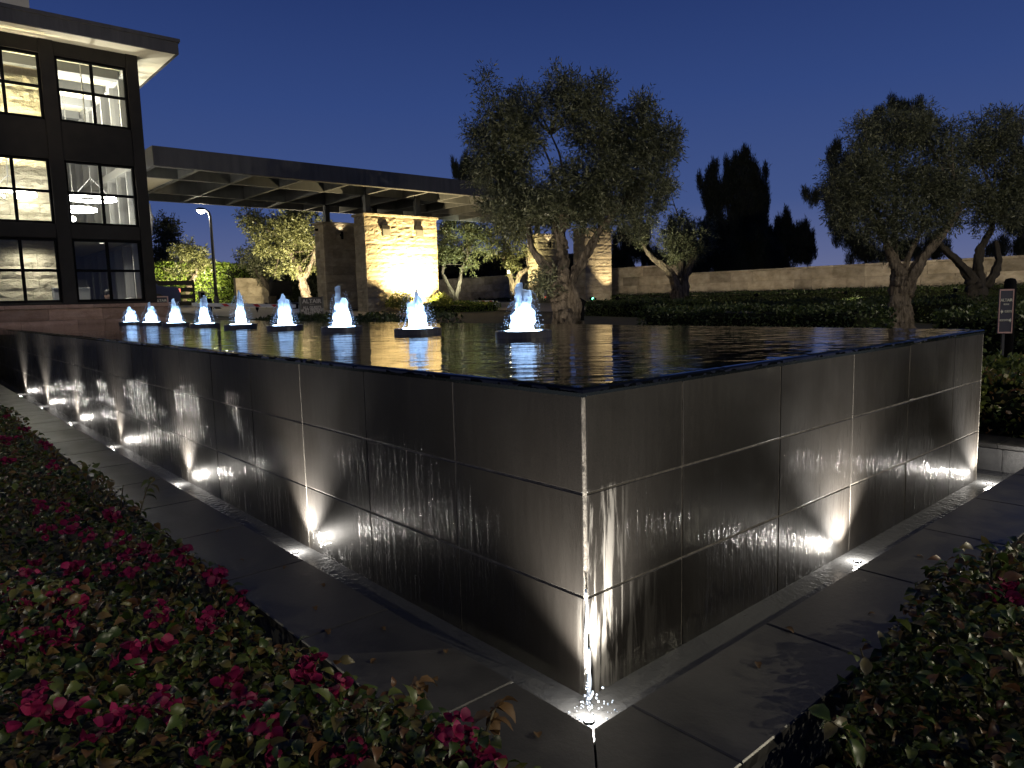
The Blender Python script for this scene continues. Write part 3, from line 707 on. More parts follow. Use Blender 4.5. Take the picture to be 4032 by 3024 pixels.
ub = thing('added_uplight_bowl', 'added unseen bowl uplight brightening the tower ceiling', 'light', (2.0, 21.4, 5.75))  # added lamp, hidden behind the spandrel, to brighten the ceiling
part('bowl', MB().lathe([(.0, -.10), (.12, -.08), (.2, .0), (.21, .03), (.19, .02), (.11, -.06), (0, -.075)], 20), M['white'], ub, True, local=True); part('lens', MB().lathe([(0, -.02), (.16, -.01)], 16), M['globe'], ub, local=True)
put('rod', MB().tube([(0, 0, -.06), (0, 0, 1.6)], .01, 6).mesh('rod', M['steel']), ub, local=True); lamp('lamp', 'SPOT', (.03, 0, .05), 1600, (1, .93, .74), ub, .08, 165, .9, aim=(.03, 0, 2), local=True)
ub = thing('added_uplight_bowl', 'added unseen bowl uplight brightening the ceiling behind the top right window', 'light', (2.5, 19.25, 5.55))  # second added lamp, out of sight, evening out the ceiling light
part('bowl', MB().lathe([(.0, -.10), (.12, -.08), (.2, .0), (.21, .03), (.19, .02), (.11, -.06), (0, -.075)], 20), M['white'], ub, True, local=True); part('lens', MB().lathe([(0, -.02), (.16, -.01)], 16), M['globe'], ub, local=True)
put('rod', MB().tube([(0, 0, -.06), (0, 0, 1.8)], .01, 6).mesh('rod', M['steel']), ub, local=True); lamp('lamp', 'SPOT', (.03, 0, .05), 330, (1, .93, .74), ub, .08, 165, .9, aim=(.03, 0, 2), local=True)
# guard at the desk -----------------------------------------------------------------
GX, GY, GF = 2.25, 18.95, .70
def hp(px, y): return ony(px, y)
head = ony((427, 1160), GY)
gd = thing('person', 'seated guard in grey-green uniform bending over the desk in the lower window', 'person', (head[0] - .3, GY, GF))
bm_v = []; hx, hz_ = head[0], head[2]
J = {'pel': (hx - .34, GY, GF + .52), 'w': (hx - .30, GY, GF + .70), 'ch': (hx - .22, GY, GF + .92), 'nk': (hx - .10, GY, hz_ - .15), 'hd': (hx - .02, GY, hz_ - .03), 'tp': (hx, GY, hz_ + .04),
     'sl': (hx - .18, GY - .19, hz_ - .20), 'el': (hx + .02, GY - .24, hz_ - .43), 'hl': (hx + .24, GY - .12, hz_ - .40),
     'sr': (hx - .18, GY + .19, hz_ - .20), 'er': (hx + .02, GY + .24, hz_ - .43), 'hr': (hx + .24, GY + .10, hz_ - .40),
     'kl': (hx + .10, GY - .14, GF + .50), 'al': (hx + .08, GY - .14, GF + .07), 'kr': (hx + .10, GY + .14, GF + .50), 'ar': (hx + .08, GY + .14, GF + .07), 'hipl': (hx - .33, GY - .11, GF + .50), 'hipr': (hx - .33, GY + .11, GF + .50)}
def body(name, keys, edges, rad, mat_, parent):
    me = bpy.data.meshes.new(name); me.from_pydata([J[k] for k in keys], [(keys.index(a), keys.index(b)) for a, b in edges], []); me.materials.append(mat_)
    o = put(name, me, parent); o.modifiers.new('skin', 'SKIN'); 
    for i, k in enumerate(keys): me.skin_vertices[0].data[i].radius = (rad[k], rad[k])
    me.skin_vertices[0].data[0].use_root = True
    s_ = o.modifiers.new('sub', 'SUBSURF'); s_.levels = 2; s_.render_levels = 2; return o
body('torso', ['pel', 'w', 'ch', 'nk', 'sl', 'el', 'hl', 'sr', 'er', 'hr', 'kl', 'al', 'kr', 'ar', 'hipl', 'hipr'],
     [('pel', 'w'), ('w', 'ch'), ('ch', 'nk'), ('ch', 'sl'), ('sl', 'el'), ('el', 'hl'), ('ch', 'sr'), ('sr', 'er'), ('er', 'hr'), ('pel', 'hipl'), ('hipl', 'kl'), ('kl', 'al'), ('pel', 'hipr'), ('hipr', 'kr'), ('kr', 'ar')],
     {'pel': .14, 'w': .13, 'ch': .15, 'nk': .055, 'sl': .075, 'el': .05, 'hl': .035, 'sr': .075, 'er': .05, 'hr': .035, 'kl': .07, 'al': .05, 'kr': .07, 'ar': .05, 'hipl': .09, 'hipr': .09}, M['uniform'], gd)
def ell(name, c, rad, mat_, parent, n=10, rot=0, squash=None):
    mb = MB(); pr = [(max(1e-4, math.sin(math.pi * i / n)), -math.cos(math.pi * i / n)) for i in range(n + 1)]; mb.lathe(pr, 16)
    o = put(name, mb.mesh(name, mat_, True), parent, loc=c, rot=(0, rot, 0), scale=rad); return o
ell('head', (hx, GY, hz_ - .005), (.092, .075, .118), M['skin'], gd, rot=.35)
ell('hair', (hx - .018, GY, hz_ + .035), (.096, .081, .095), M['hair'], gd, rot=.2)
ell('nose', (hx + .095, GY, hz_ - .03), (.02, .014, .024), M['skin'], gd)
ell('ear', (hx - .02, GY - .078, hz_ - .02), (.018, .010, .03), M['skin'], gd)
ell('hand', (hx + .27, GY - .11, hz_ - .405), (.07, .04, .025), M['skin'], gd)
ell('hand', (hx + .27, GY + .09, hz_ - .405), (.07, .04, .025), M['skin'], gd)
ell('shoulder_patch', (hx - .17, GY - .26, hz_ - .235), (.045, .015, .03), M['lettering'], gd)
dk = thing('desk', 'brown wooden desk below the lower right window', 'desk', (hx + .6, GY, GF))
boxp('top', (hx + .10, GY - .38, hz_ - .455), (XT - .25, GY + .45, hz_ - .425), M['wood'], dk, .004)
for x in (hx + .16, XT - .32):
    for y in (GY - .33, GY + .38): boxp('leg', (x, y, GF), (x + .05, y + .05, hz_ - .456), M['steel'], dk)
tb = thing('file_box', 'open brown file box standing on the guard desk', 'box', (hx + .85, GY, hz_ - .424))
boxp('box', (hx + .52, GY - .15, hz_ - .424), (hx + 1.0, GY + .2, hz_ - .13), M['wood'], tb, .006)
boxp('rim', (hx + .51, GY - .16, hz_ - .128), (hx + 1.01, GY + .21, hz_ - .11), M['wood'], tb)
put('sheet', MB().add([(hx + .2, GY - .2, hz_ - .14), (hx + .52, GY - .2, hz_ - .09), (hx + .52, GY + .1, hz_ - .08), (hx + .2, GY + .1, hz_ - .15)], [(0, 1, 2, 3)]).mesh('sheet', M['paper']), tb)
mn = thing('cabinet', 'pale grey cabinet standing behind the column of the lower windows', 'cabinet', (1.85, 18.9, GF))
p0 = ony((210, 1135), 18.8); p1 = ony((354, 1136), 18.8)
boxp('body', (p0[0], 18.8, GF), (p1[0], 19.04, p0[2] - .02), M['monitor'], mn, .006); boxp('lid', (p0[0] - .01, 18.78, p0[2] - .018), (p1[0] + .01, 19.05, p0[2] + .01), M['monitor'], mn, .004)
ch_ = thing('office_chair', 'black office chair under the seated guard', 'chair', (hx - .36, GY, GF))
boxp('seat', (hx - .58, GY - .24, GF + .36), (hx - .12, GY + .24, GF + .42), M['rubber'], ch_, .02); boxp('backrest', (hx - .66, GY - .22, GF + .46), (hx - .60, GY + .22, GF + .80), M['rubber'], ch_, .02)
boxp('leg', (hx - .39, GY - .03, GF), (hx - .33, GY + .03, GF + .36), M['steel'], ch_)

# ------------------------------------------------------------------ canopy and pillars
ZCN = 5.10; CX0, CX1 = 3.80, 23.5; CY0, CY1 = 18.5, 25.15; ZT = 5.60
can = thing('entrance_canopy', 'long flat steel canopy with coffered beams spanning the entrance lanes', 'canopy', ((CX0 + CX1) / 2, 21.8, 1.2))
boxp('front_fascia', (CX0, CY0, ZCN), (CX1, CY0 + .10, ZT), M['fascia'], can, .004)
boxp('end_fascia', (CX0, CY0 + .103, ZCN), (CX0 + .1, CY1, ZT), M['fascia'], can); boxp('end_fascia', (CX1 - .1, CY0 + .103, ZCN), (CX1, CY1, ZT), M['fascia'], can)
boxp('deck', (CX0 + .1, CY0 + .1, ZT - .06), (CX1 - .1, CY1 - .1, ZT - .01), M['fascia'], can)
bys = [CY0 + .103, 20.32, 23.22, CY1 - .12]
for y in bys[1:]: boxp('beam', (CX0 + .1, y, ZCN + .004), (CX1 - .1, y + .12, ZT - .064), M['canopy'], can)
boxp('front_flange', (CX0 + .1, CY0 + .103, ZCN + .002), (CX1 - .1, CY0 + .22, ZCN + .03), M['canopy'], can)
xb = [4.98, 6.46, 7.98] + [7.98 + 1.51 * k for k in range(1, 11)]
for a, b in zip([CY0 + .22, 20.44, 23.34], [20.32, 23.22, CY1 - .12]):
    for x in xb: boxp('cross_beam', (x - .05, a + .002, ZCN + .02), (x + .05, b - .002, ZT - .064), M['canopy'], can)
boxp('soffit_panel', (CX0 + .102, 20.445, ZCN + .06), (4.925, 23.215, ZCN + .09), M['soffit'], can)
def pillar(x0, x1, y0, dep, label, seed):
    zb = 1.0; zt = 4.38
    t_ = thing('stone_pillar', label, 'pillar', ((x0 + x1) / 2, y0 + dep / 2, zb), 'stone pillars under the canopy')
    core = boxp('core', (x0 + .06, y0 + .06, .6), (x1 - .06, y0 + dep - .06, zt), M['mortar'], t_)
    block_face(core, (x0, y0, zb), x1 - x0, zt - zb, 0, 'stone', .30, (.55, 1.25), .10, .008, seed=seed)
    block_face(core, (x0, y0 + dep, zb), dep - .10, zt - zb, -math.pi / 2, 'stone', .30, (.34, .68), .10, .008, seed=seed + 1)
    block_face(core, (x1, y0 + .10, zb), dep - .10, zt - zb, math.pi / 2, 'stone', .30, (.34, .68), .10, .008, seed=seed + 2)
    n_ = max(2, round((x1 - x0) / .75)); l = (x1 - x0 + .1) / n_
    for k in range(n_): boxp('cap_stone', (x0 - .05 + l * k + .002, y0 - .06, zt + .002), (x0 - .05 + l * (k + 1) - .002, y0 + dep + .06, zt + .085), M['stone'], t_, .008)
    return t_
pB = pillar(10.66, 13.62, 19.95, .72, 'broad stone pillar glowing in a bright uplight, with two grey plates near its top', 101)
pA = pillar(10.66, 13.62, 22.95, .72, 'broad dim stone pillar behind the brightly uplit one', 131)
pD = pillar(21.46, 23.2, 19.95, .72, 'narrow stone pillar lit yellow, right of the big olive trunk', 161)
pC = pillar(21.46, 23.2, 22.95, .72, 'narrow dim stone pillar behind the big olive trunk', 191)
for (x, y) in ((11.0, 20.33), (13.05, 20.33), (11.02, 23.31), (13.05, 23.31), (21.8, 20.33), (22.9, 20.33), (21.8, 23.31), (22.9, 23.31)):
    boxp('post', (x - .09, y - .09, 4.468), (x + .09, y + .09, ZT - .07), M['post'], can)
for px0, px1 in (((1505, 902), (1538, 930)), ((1637, 905), (1666, 934))):
    a = ony(px0, 19.92); b = ony(px1, 19.92)
    boxp('plate', (a[0], 19.885, b[2]), (b[0], 19.955, a[2]), M['plate'], pB, .006)
    boxp('plate_hood', (a[0] - .06, 19.84, a[2] + .002), (b[0] - .06, 19.955, a[2] + .13), M['bronze'], pB, .006)
cm_ = ony((1251, 902), 23.1); 
part('camera', MB().tube([(10.55, 23.35, cm_[2]), (10.665, 23.35, cm_[2])], .045, 12), M['steel'], pA)
def sconce(px, y, label, power, x=None):
    c = ony(px, y)
    t_ = thing('wall_sconce', label, 'wall light', tuple(c))
    part('body', MB().lathe([(.025, -.16), (.045, -.14), (.045, .10), (.04, .12)], 14), M['steel'], t_, True, local=True)
    part('lens', MB().lathe([(0, .095), (.036, .095)], 12), M['bulb'], t_, local=True)
    part('bracket', MB().box((-.02, .0, -.04), (.02, .14, .04)), M['steel'], t_, local=True)
    lamp('lamp', 'SPOT', (0, 0, .13), power, WARM, t_, .03, 100, .6, aim=(0, .25, 1), local=True)
sconce((1347, 925), 22.80, 'small cylinder sconce throwing light up the dim pillar', 10)
sconce((2167, 962), 22.80, 'tiny bright sconce on the dim pillar seen past the olive trunk', 10)

def ground_spot(P, aim, power, label, spot=70, col=WARM, blend=.7, size=.05):
    t_ = thing('ground_spotlight', label, 'light', tuple(P), 'garden spotlights')
    part('stake', MB().tube([(0, 0, -.05), (0, 0, .12)], .012, 6), M['steel'], t_, local=True)
    d = Vector(aim) - Vector(P) - Vector((0, 0, .15)); d.normalize()
    c = Vector((0, 0, .15)); e = c + d * .09
    part('housing', MB().tube([tuple(c - d * .06), tuple(c), tuple(e)], [.03, .05, .055], 12, True), M['steel'], t_, True, local=True)
    part('lens', MB().tube([tuple(c + d * .055), tuple(c + d * .06)], .047, 12), M['bulb'], t_, local=True)
    lamp('lamp', 'SPOT', tuple(e + d * .02), power, col, t_, size, spot, blend, aim=tuple(e + d * 2), local=True)
ground_spot((12.5, 18.7, 1.22), (12.45, 19.95, 3.0), 4200, 'spotlight hidden in the hedge below the brightly lit pillar', 138, (1, .79, .40), 1.0)
ground_spot((22.9, 18.9, gz(22, 19)), (22.75, 19.95, 3.4), 420, 'spotlight hidden in the hedge below the narrow yellow pillar', 70, (1, .82, .50), .6)

ground_spot((12.1, 21.8, 1.2), (12.1, 21.8, 5), 90, 'added unseen uplight between the two broad pillars brightening the canopy', 48, (1, .86, .62), .9, .1)  # added lamp, hidden by the pillars, to light the canopy underside
ground_spot((7.6, 21.9, gz(7.6, 21.9)), (7.6, 21.9, 5), 45, 'added unseen uplight in the left lane brightening the canopy beams', 130, (1, .86, .62), .9, .1)  # added fill light for the left part of the canopy
ground_spot((17.2, 21.9, gz(17.2, 21.9)), (17.2, 21.9, 5), 130, 'added unseen uplight in the right lane brightening the canopy beams', 130, (1, .86, .62), .9, .1)  # added fill light for the right part of the canopy
ground_spot((4.35, 19.4, gz(4.4, 19.4)), (4.6, 19.6, 5), 75, 'added unseen uplight by the gatehouse flank brightening the canopy and the eaves', 90, (1, .88, .66), .9, .1)  # added lamp, hidden behind the base, lifting canopy end and soffit
ground_spot((-1.4, 15.2, .3), (2.2, 17.45, 7.56), 1300, 'added out-of-view uplight left of the gatehouse brightening the front eaves', 30, (1, .88, .66), .9, .1)  # added lamp outside the frame, only there to light the soffit

# ------------------------------------------------------------------ perimeter wall
XW = 24.5
def perim(y0, y1, zt, label, seed):
    t_ = thing('perimeter_wall', label, 'wall', (XW + .15, (y0 + y1) / 2, 1.0), 'stone perimeter wall')
    core = boxp('core', (XW + .07, y0, .2), (XW + .32, y1, zt - .07), M['mortar'], t_)
    block_face(core, (XW, y1, 1.15), y1 - y0, zt - .07 - 1.15, -math.pi / 2, 'stone_wall', .36, (.6, 1.3), .10, .010, seed=seed)
    n_ = round((y1 - y0) / 1.1); l = (y1 - y0) / n_
    for k in range(n_): boxp('cap_stone', (XW - .04, y0 + l * k + .003, zt - .068), (XW + .36, y0 + l * (k + 1) - .003, zt), M['stone_wall'], t_, .01)
perim(2.5, 17.3, 2.385, 'lower stretch of stone perimeter wall on the right, behind the olive trees', 301)
perim(17.31, 40, 2.80, 'taller stretch of stone perimeter wall beyond the narrow pillars', 302)

for k, yy in enumerate((5.2, 8.2, 11.2, 14.4, 18.5)):
    ground_spot((20.4, yy, 1.22), (24.5, yy + .4, 2.0), 175, 'low floodlight on the perimeter wall, ' + ('nearest', 'second', 'third', 'fourth', 'farthest')[k] + ' along the wall', 100, (1, .87, .66), .9, .08)
# ------------------------------------------------------------------ foliage
def leaf_quads(P, D, L_, Wd, rr, fold=.0):
    """diamond leaves: P base points, D unit directions, L length, Wd width (arrays)"""
    n_ = len(P); a = rr.normal(size=(n_, 3)); s = np.cross(D, a); s /= np.linalg.norm(s, axis=1, keepdims=True) + 1e-9
    nrm = np.cross(D, s); L_ = L_[:, None]; Wd = Wd[:, None]
    v0 = P; v1 = P + D * L_ * .45 + s * Wd * .5 + nrm * Wd * fold; v2 = P + D * L_; v3 = P + D * L_ * .45 - s * Wd * .5 + nrm * Wd * fold
    V = np.stack([v0, v1, v2, v3], 1).reshape(-1, 3); Q = np.arange(4 * n_).reshape(-1, 4); return V, Q
def unit(a): return a / (np.linalg.norm(a, axis=1, keepdims=True) + 1e-9)
def crown_points(lobes, d, ddepth, dens, rr, shell=.55, flat=1.0):
    """lobes in picture units at forward distance d -> points through the crown and outward directions"""
    Ps = []; Os = []
    fw = np.array([FWD[0], FWD[1], 0]); fw /= np.linalg.norm(fw)
    sub = []
    for lb in lobes:
        if lb[2] < 15: sub.append(lb); continue
        for _ in range(4):
            a_ = rr.uniform(0, 6.28); q_ = rr.uniform(.25, .68) * lb[2]; sub.append((lb[0] + q_ * math.cos(a_), lb[1] + q_ * math.sin(a_), lb[2] * rr.uniform(.36, .60)))
    for lb in sub:
        vx, vy, rv = lb[:3]; dd = lb[3] if len(lb) > 3 else rr.uniform(-1, 1) * ddepth
        c = atd(vx, vy, d); c = c + fw * dd * 0; r = pxm(rv, d)
        c = atd(vx, vy, d + dd); r = pxm(rv, d + dd)
        n_ = int(dens * (rv / 50.) ** 2 * (1 if rv > 30 else 1.2)) + 8
        u = unit(rr.normal(size=(n_, 3))); q = (shell + (1 - shell) * rr.random(n_) ** .5) if True else 1
        q = rr.random(n_) ** .38 * 1.08
        # uneven surface
        f1 = 1 + .18 * np.sin(u[:, 0] * 7 + c[0] * 3) * np.sin(u[:, 1] * 6 + c[1]) + .16 * np.sin(u[:, 2] * 9 + c[2] * 5)
        Ps.append(c + u * (q * f1)[:, None] * r * np.array([1, 1, flat])); Os.append(u)
    return np.concatenate(Ps), np.concatenate(Os)
def sprigs(P, O, rr, per=5, length=.16, ll=.075, lw=.017, droop=-.15, upb=.25):
    """each point carries a twig with several narrow leaves"""
    n_ = len(P); T = unit(O * .7 + rr.normal(size=(n_, 3)) * .7 + np.array([0, 0, upb])); 
    Pl = []; Dl = []
    for k in range(per):
        s = (k + .5) / per * length; base = P + T * s
        d_ = unit(T * .9 + rr.normal(size=(n_, 3)) * .75 + np.array([0, 0, droop])); Pl.append(base); Dl.append(d_)
    P2 = np.concatenate(Pl); D2 = np.concatenate(Dl); m_ = len(P2)
    return leaf_quads(P2, D2, ll * rr.uniform(.7, 1.35, m_), lw * rr.uniform(.7, 1.4, m_), rr)
def tree(name, label, d, limbs, lobes, leaf, bark, seed, dens=900, ddepth=.8, per=5, length=.18, ll=.085, lw=.02, group='olive trees', cat='tree', root=None, twigs=26, wob=.28, upb=.25, droop=-.15, extra=None, flat=1.0):
    rr = np.random.default_rng(seed); rd = random.Random(seed)
    b = atd(limbs[0][0][0], limbs[0][0][1], d); zg = gz(b[0], b[1]) if b[0] > 4.5 else b[2]
    t_ = thing(name, label, cat, (b[0], b[1], zg), group)
    mb = MB()
    for li, lm in enumerate(limbs):
        pts = []; rad = []
        for p in lm:
            dd = p[3] if len(p) > 3 else 0; pts.append(atd(p[0], p[1], d + dd)); rad.append(pxm(p[2], d) * .78)
        if li == 0 or (len(lm[0]) > 4):
            g0 = pts[0].copy(); zz0 = gz(g0[0], g0[1]) - .05
            if g0[2] > zz0: g0[2] = zz0; pts = [g0] + pts; rad = [rad[0] * 1.25] + rad
        # refine with jitter
        P2 = []; R2 = []
        for i in range(len(pts) - 1):
            for s in np.linspace(0, 1, 8)[:-1]:
                P2.append(pts[i] * (1 - s) + pts[i + 1] * s + np.array([rd.uniform(-1, 1), rd.uniform(-1, 1), 0]) * rad[i] * (.12 if s > 0 else 0)); R2.append((rad[i] * (1 - s) + rad[i + 1] * s) * rd.uniform(.9, 1.12))
        P2.append(pts[-1]); R2.append(rad[-1])
        mb.tube(P2, R2, 22 if li < 4 else 10, True, wob if li < 4 else wob * .5, seed=seed + li)
    ends = [atd(l[-1][0], l[-1][1], d + (l[-1][3] if len(l[-1]) > 3 else 0)) for l in limbs]
    for lb in lobes[:twigs]:
        c = atd(lb[0], lb[1], d + (lb[3] if len(lb) > 3 else 0)); e = min(ends, key=lambda q: np.linalg.norm(q - c) + (5 if q[2] > c[2] + .3 else 0))
        m1 = e * .5 + c * .5 + np.array([rd.uniform(-.12, .12), rd.uniform(-.12, .12), rd.uniform(-.05, .12)]) * np.linalg.norm(c - e) * .6
        mb.tube([e, m1, c, c + (c - m1) * .35], [.028, .02, .012, .005], 6, True, .1)
    part('trunk', mb, bark, t_, True)
    P, O = crown_points(lobes, d, ddepth, dens, rr, flat=flat)
    Vv, Q = sprigs(P, O, rr, per, length, ll, lw, droop, upb)
    put('crown', npmesh('crown', Vv, Q, leaf), t_)
    return t_

# the big olive in the middle
d1 = depth((9.0, 8.8, 1))
L1 = [[(1222, 700, 34), (1215, 660, 29), (1205, 625, 26), (1212, 590, 22), (1216, 560, 17, .05), (1214, 530, 13), (1212, 500, 9), (1216, 455, 6)],
      [(1238, 690, 18), (1240, 650, 17, -.1), (1228, 610, 15, -.1), (1250, 575, 14), (1272, 540, 12), (1290, 505, 9, .1), (1318, 470, 7), (1350, 430, 4)],
      [(1205, 625, 18, -.08), (1185, 585, 14, -.1), (1165, 560, 10), (1148, 535, 8), (1141, 500, 7, .1), (1140, 455, 5)],
      [(1214, 540, 9, -.05), (1205, 510, 7), (1198, 488, 6), (1212, 478, 6), (1230, 492, 5)],
      [(1250, 575, 8, .1), (1240, 600, 10), (1228, 625, 12)],
      [(1216, 500, 7), (1230, 460, 5), (1222, 400, 4), (1208, 330, 3), (1190, 290, 2.2)],
      [(1216, 455, 5), (1196, 400, 4), (1188, 350, 3), (1170, 310, 2)],
      [(1318, 470, 5), (1300, 400, 4), (1310, 330, 2.5)], [(1140, 455, 4), (1110, 400, 3), (1090, 330, 2)]]
B1 = [(1085, 265, 60), (1050, 320, 42), (1120, 225, 36), (1160, 235, 26), (1190, 205, 24), (1215, 180, 18), (1205, 235, 34), (1262, 215, 38), (1290, 205, 26), (1300, 262, 52), (1345, 300, 48), (1385, 245, 30), (1378, 282, 44), (1412, 318, 42), (1440, 302, 26), (1448, 330, 18), (1400, 372, 50), (1350, 372, 56),
      (1290, 335, 52), (1262, 290, 36), (1235, 262, 26), (1130, 300, 40), (1090, 345, 56), (1130, 375, 46), (1065, 382, 40), (1095, 420, 46), (1150, 420, 44), (1120, 462, 38), (1085, 480, 26), (1160, 470, 34), (1262, 400, 48), (1232, 365, 26), (1205, 410, 30), (1300, 425, 48), (1350, 435, 44), (1392, 425, 40),
      (1250, 455, 36), (1200, 460, 26), (1300, 475, 30), (1345, 478, 26), (1055, 445, 24), (1110, 510, 26), (1370, 500, 20), (1175, 620, 20, -.25), (1190, 600, 14, -.2), (1160, 598, 12, -.1), (1048, 168, 8), (1040, 188, 9), (1060, 196, 8), (1075, 218, 10), (1188, 172, 8), (1198, 160, 6), (1225, 168, 8), (1032, 300, 16), (1020, 285, 9), (1300, 180, 12), (1385, 225, 12), (1462, 300, 8), (1240, 196, 14)]
tree('olive_tree', 'large gnarled olive tree standing in front of the canopy in the middle', d1, L1, B1, M['olive'], M['bark'], 11, dens=330, ddepth=1.1, per=8, length=.30, ll=.095, lw=.021)
# right olives
d2 = depth((16, 5.02, 1))
L2 = [[(1945, 715, 26), (1943, 670, 23), (1942, 630, 22), (1945, 600, 21), (1935, 575, 15), (1922, 545, 11), (1912, 515, 8), (1900, 470, 5)],
      [(1958, 640, 18, -.1), (1968, 600, 16), (1990, 560, 13), (2022, 522, 11), (2045, 495, 8), (2075, 450, 5)],
      [(1950, 595, 9, .1), (1962, 555, 6), (1978, 520, 5), (2000, 480, 4)], [(1912, 515, 6), (1895, 490, 4), (1870, 450, 3)], [(1930, 700, 12, -.1, 1), (1936, 650, 12), (1940, 610, 10)], [(1965, 700, 12, -.05, 1), (1958, 650, 13), (1955, 615, 12)]]
B2 = [(1868, 300, 44), (1832, 360, 46), (1860, 400, 60), (1815, 425, 40), (1840, 460, 46), (1905, 340, 62), (1950, 300, 52), (1985, 262, 34), (1925, 265, 26), (2010, 320, 56), (1960, 380, 70), (2030, 390, 60), (1900, 440, 58), (1960, 460, 56), (1890, 490, 40), (1935, 510, 30), (2020, 450, 46), (2050, 420, 40), (1800, 400, 20), (1850, 340, 30), (1868, 268, 16), (1812, 475, 24), (1925, 545, 14), (1985, 500, 24), (2045, 340, 40), (2055, 290, 26)]
tree('olive_tree', 'olive tree with thick gnarled trunk behind the right end of the pool', d2, L2, B2, M['olive'], M['bark'], 12, dens=400, ddepth=1.0, per=7, length=.28, ll=.09, lw=.02)
d3 = depth((19, 4.19, 1))
L3 = [[(2115, 700, 26), (2112, 660, 24), (2108, 625, 22), (2100, 600, 14), (2070, 565, 10), (2035, 535, 8), (2020, 505, 5)], [(2118, 620, 14), (2112, 580, 12), (2115, 540, 10), (2140, 500, 7), (2150, 460, 4)], [(2130, 620, 12), (2150, 590, 10), (2158, 560, 8), (2150, 520, 5)]]
B3 = [(2100, 320, 44), (2150, 275, 34), (2080, 380, 46), (2130, 360, 56), (2180, 320, 52), (2200, 380, 56), (2150, 420, 54), (2100, 440, 44), (2060, 470, 30), (2200, 440, 46), (2130, 470, 34), (2180, 470, 32), (2205, 262, 20), (2175, 262, 20), (2120, 262, 14)]
tree('olive_tree', 'shadowy olive tree at the right edge of the picture', d3, L3, B3, M['olive'], M['bark_dark'], 13, dens=380, ddepth=.8, per=6, length=.28, ll=.10, lw=.022)
d4 = depth((19, 13.4, 1))
L4 = [[(1468, 665, 20), (1464, 630, 16), (1455, 600, 12), (1440, 580, 9), (1412, 560, 7), (1395, 540, 5), (1380, 505, 3)], [(1478, 640, 12), (1480, 600, 10), (1492, 570, 8), (1505, 545, 6), (1515, 510, 3)], [(1470, 600, 8), (1470, 560, 6), (1475, 520, 4)]]
B4 = [(1430, 425, 26), (1445, 405, 18), (1420, 450, 22), (1455, 500, 28), (1440, 530, 26), (1480, 520, 34), (1510, 500, 24), (1515, 530, 28), (1460, 555, 22), (1500, 550, 24), (1535, 520, 16), (1400, 480, 24), (1375, 460, 22), (1470, 478, 16), (1530, 490, 12), (1385, 510, 18)]
tree('olive_tree', 'low spreading olive with a lit left side before the stone wall', d4, L4, B4, M['olive'], M['bark'], 14, dens=560, ddepth=.6, per=6, length=.24, ll=.11, lw=.028)
# lit trees beyond the canopy
d5 = 37
tree('olive_tree', 'small bright olive tree behind the open black gate', d5, [[(398, 650, 7), (396, 625, 5), (392, 600, 4), (385, 580, 3)], [(402, 640, 6), (412, 612, 6), (424, 592, 4)]], [(392, 560, 30), (425, 565, 26), (368, 580, 22), (405, 540, 18), (440, 570, 14), (360, 600, 14), (420, 590, 16), (385, 590, 20), (350, 585, 12), (408, 528, 8), (436, 548, 10)], M['olive_lit'], M['bark'], 15, dens=620, ddepth=.7, per=6, length=.3, ll=.14, lw=.05)
tree('leafy_tree', 'dark leafy tree beside the gatehouse under the street lamp', 40, [[(345, 640, 6), (348, 590, 5), (352, 540, 3)]], [(350, 500, 24), (345, 545, 30), (368, 500, 16), (360, 530, 22), (340, 590, 24), (378, 485, 8), (352, 475, 10)], M['pine'], M['bark_dark'], 16, dens=700, per=6, length=.34, ll=.16, lw=.06, group='trees beyond the canopy')
d6 = depth((12.0, 28, 1))
tree('olive_tree', 'olive tree with a glowing trunk left of the broad pillars', d6, [[(662, 660, 15), (658, 630, 12), (652, 605, 10), (640, 575, 10), (628, 550, 7), (615, 520, 4)], [(656, 600, 8), (672, 570, 5), (680, 540, 3)]],
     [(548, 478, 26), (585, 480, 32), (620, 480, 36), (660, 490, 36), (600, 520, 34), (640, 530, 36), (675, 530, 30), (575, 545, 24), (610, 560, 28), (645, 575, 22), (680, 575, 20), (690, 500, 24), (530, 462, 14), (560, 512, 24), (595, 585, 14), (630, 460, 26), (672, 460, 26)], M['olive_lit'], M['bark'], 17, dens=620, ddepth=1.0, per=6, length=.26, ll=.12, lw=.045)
d7 = 36
tree('olive_tree', 'dim olive with dark forked trunk between the street lamp and the pillars', d7, [[(590, 660, 12), (588, 630, 9), (572, 610, 6), (555, 590, 4), (545, 570, 3)], [(592, 640, 8), (602, 605, 5), (600, 575, 3)]], [(535, 560, 20), (552, 545, 18), (565, 575, 22), (585, 560, 22), (600, 580, 18), (520, 556, 10), (570, 600, 14)], M['olive'], M['bark_dark'], 18, dens=640, per=6, length=.3, ll=.14, lw=.05)
d8 = depth((19, 26.3, 1))
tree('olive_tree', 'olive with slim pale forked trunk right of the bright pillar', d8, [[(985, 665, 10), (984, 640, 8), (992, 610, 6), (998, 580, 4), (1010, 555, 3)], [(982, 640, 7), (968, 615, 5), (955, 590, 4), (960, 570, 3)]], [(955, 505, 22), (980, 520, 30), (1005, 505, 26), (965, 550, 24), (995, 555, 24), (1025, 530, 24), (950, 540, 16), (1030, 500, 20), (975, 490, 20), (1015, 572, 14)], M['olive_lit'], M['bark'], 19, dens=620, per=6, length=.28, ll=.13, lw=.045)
d9 = depth((20.2, 24.3, 1))
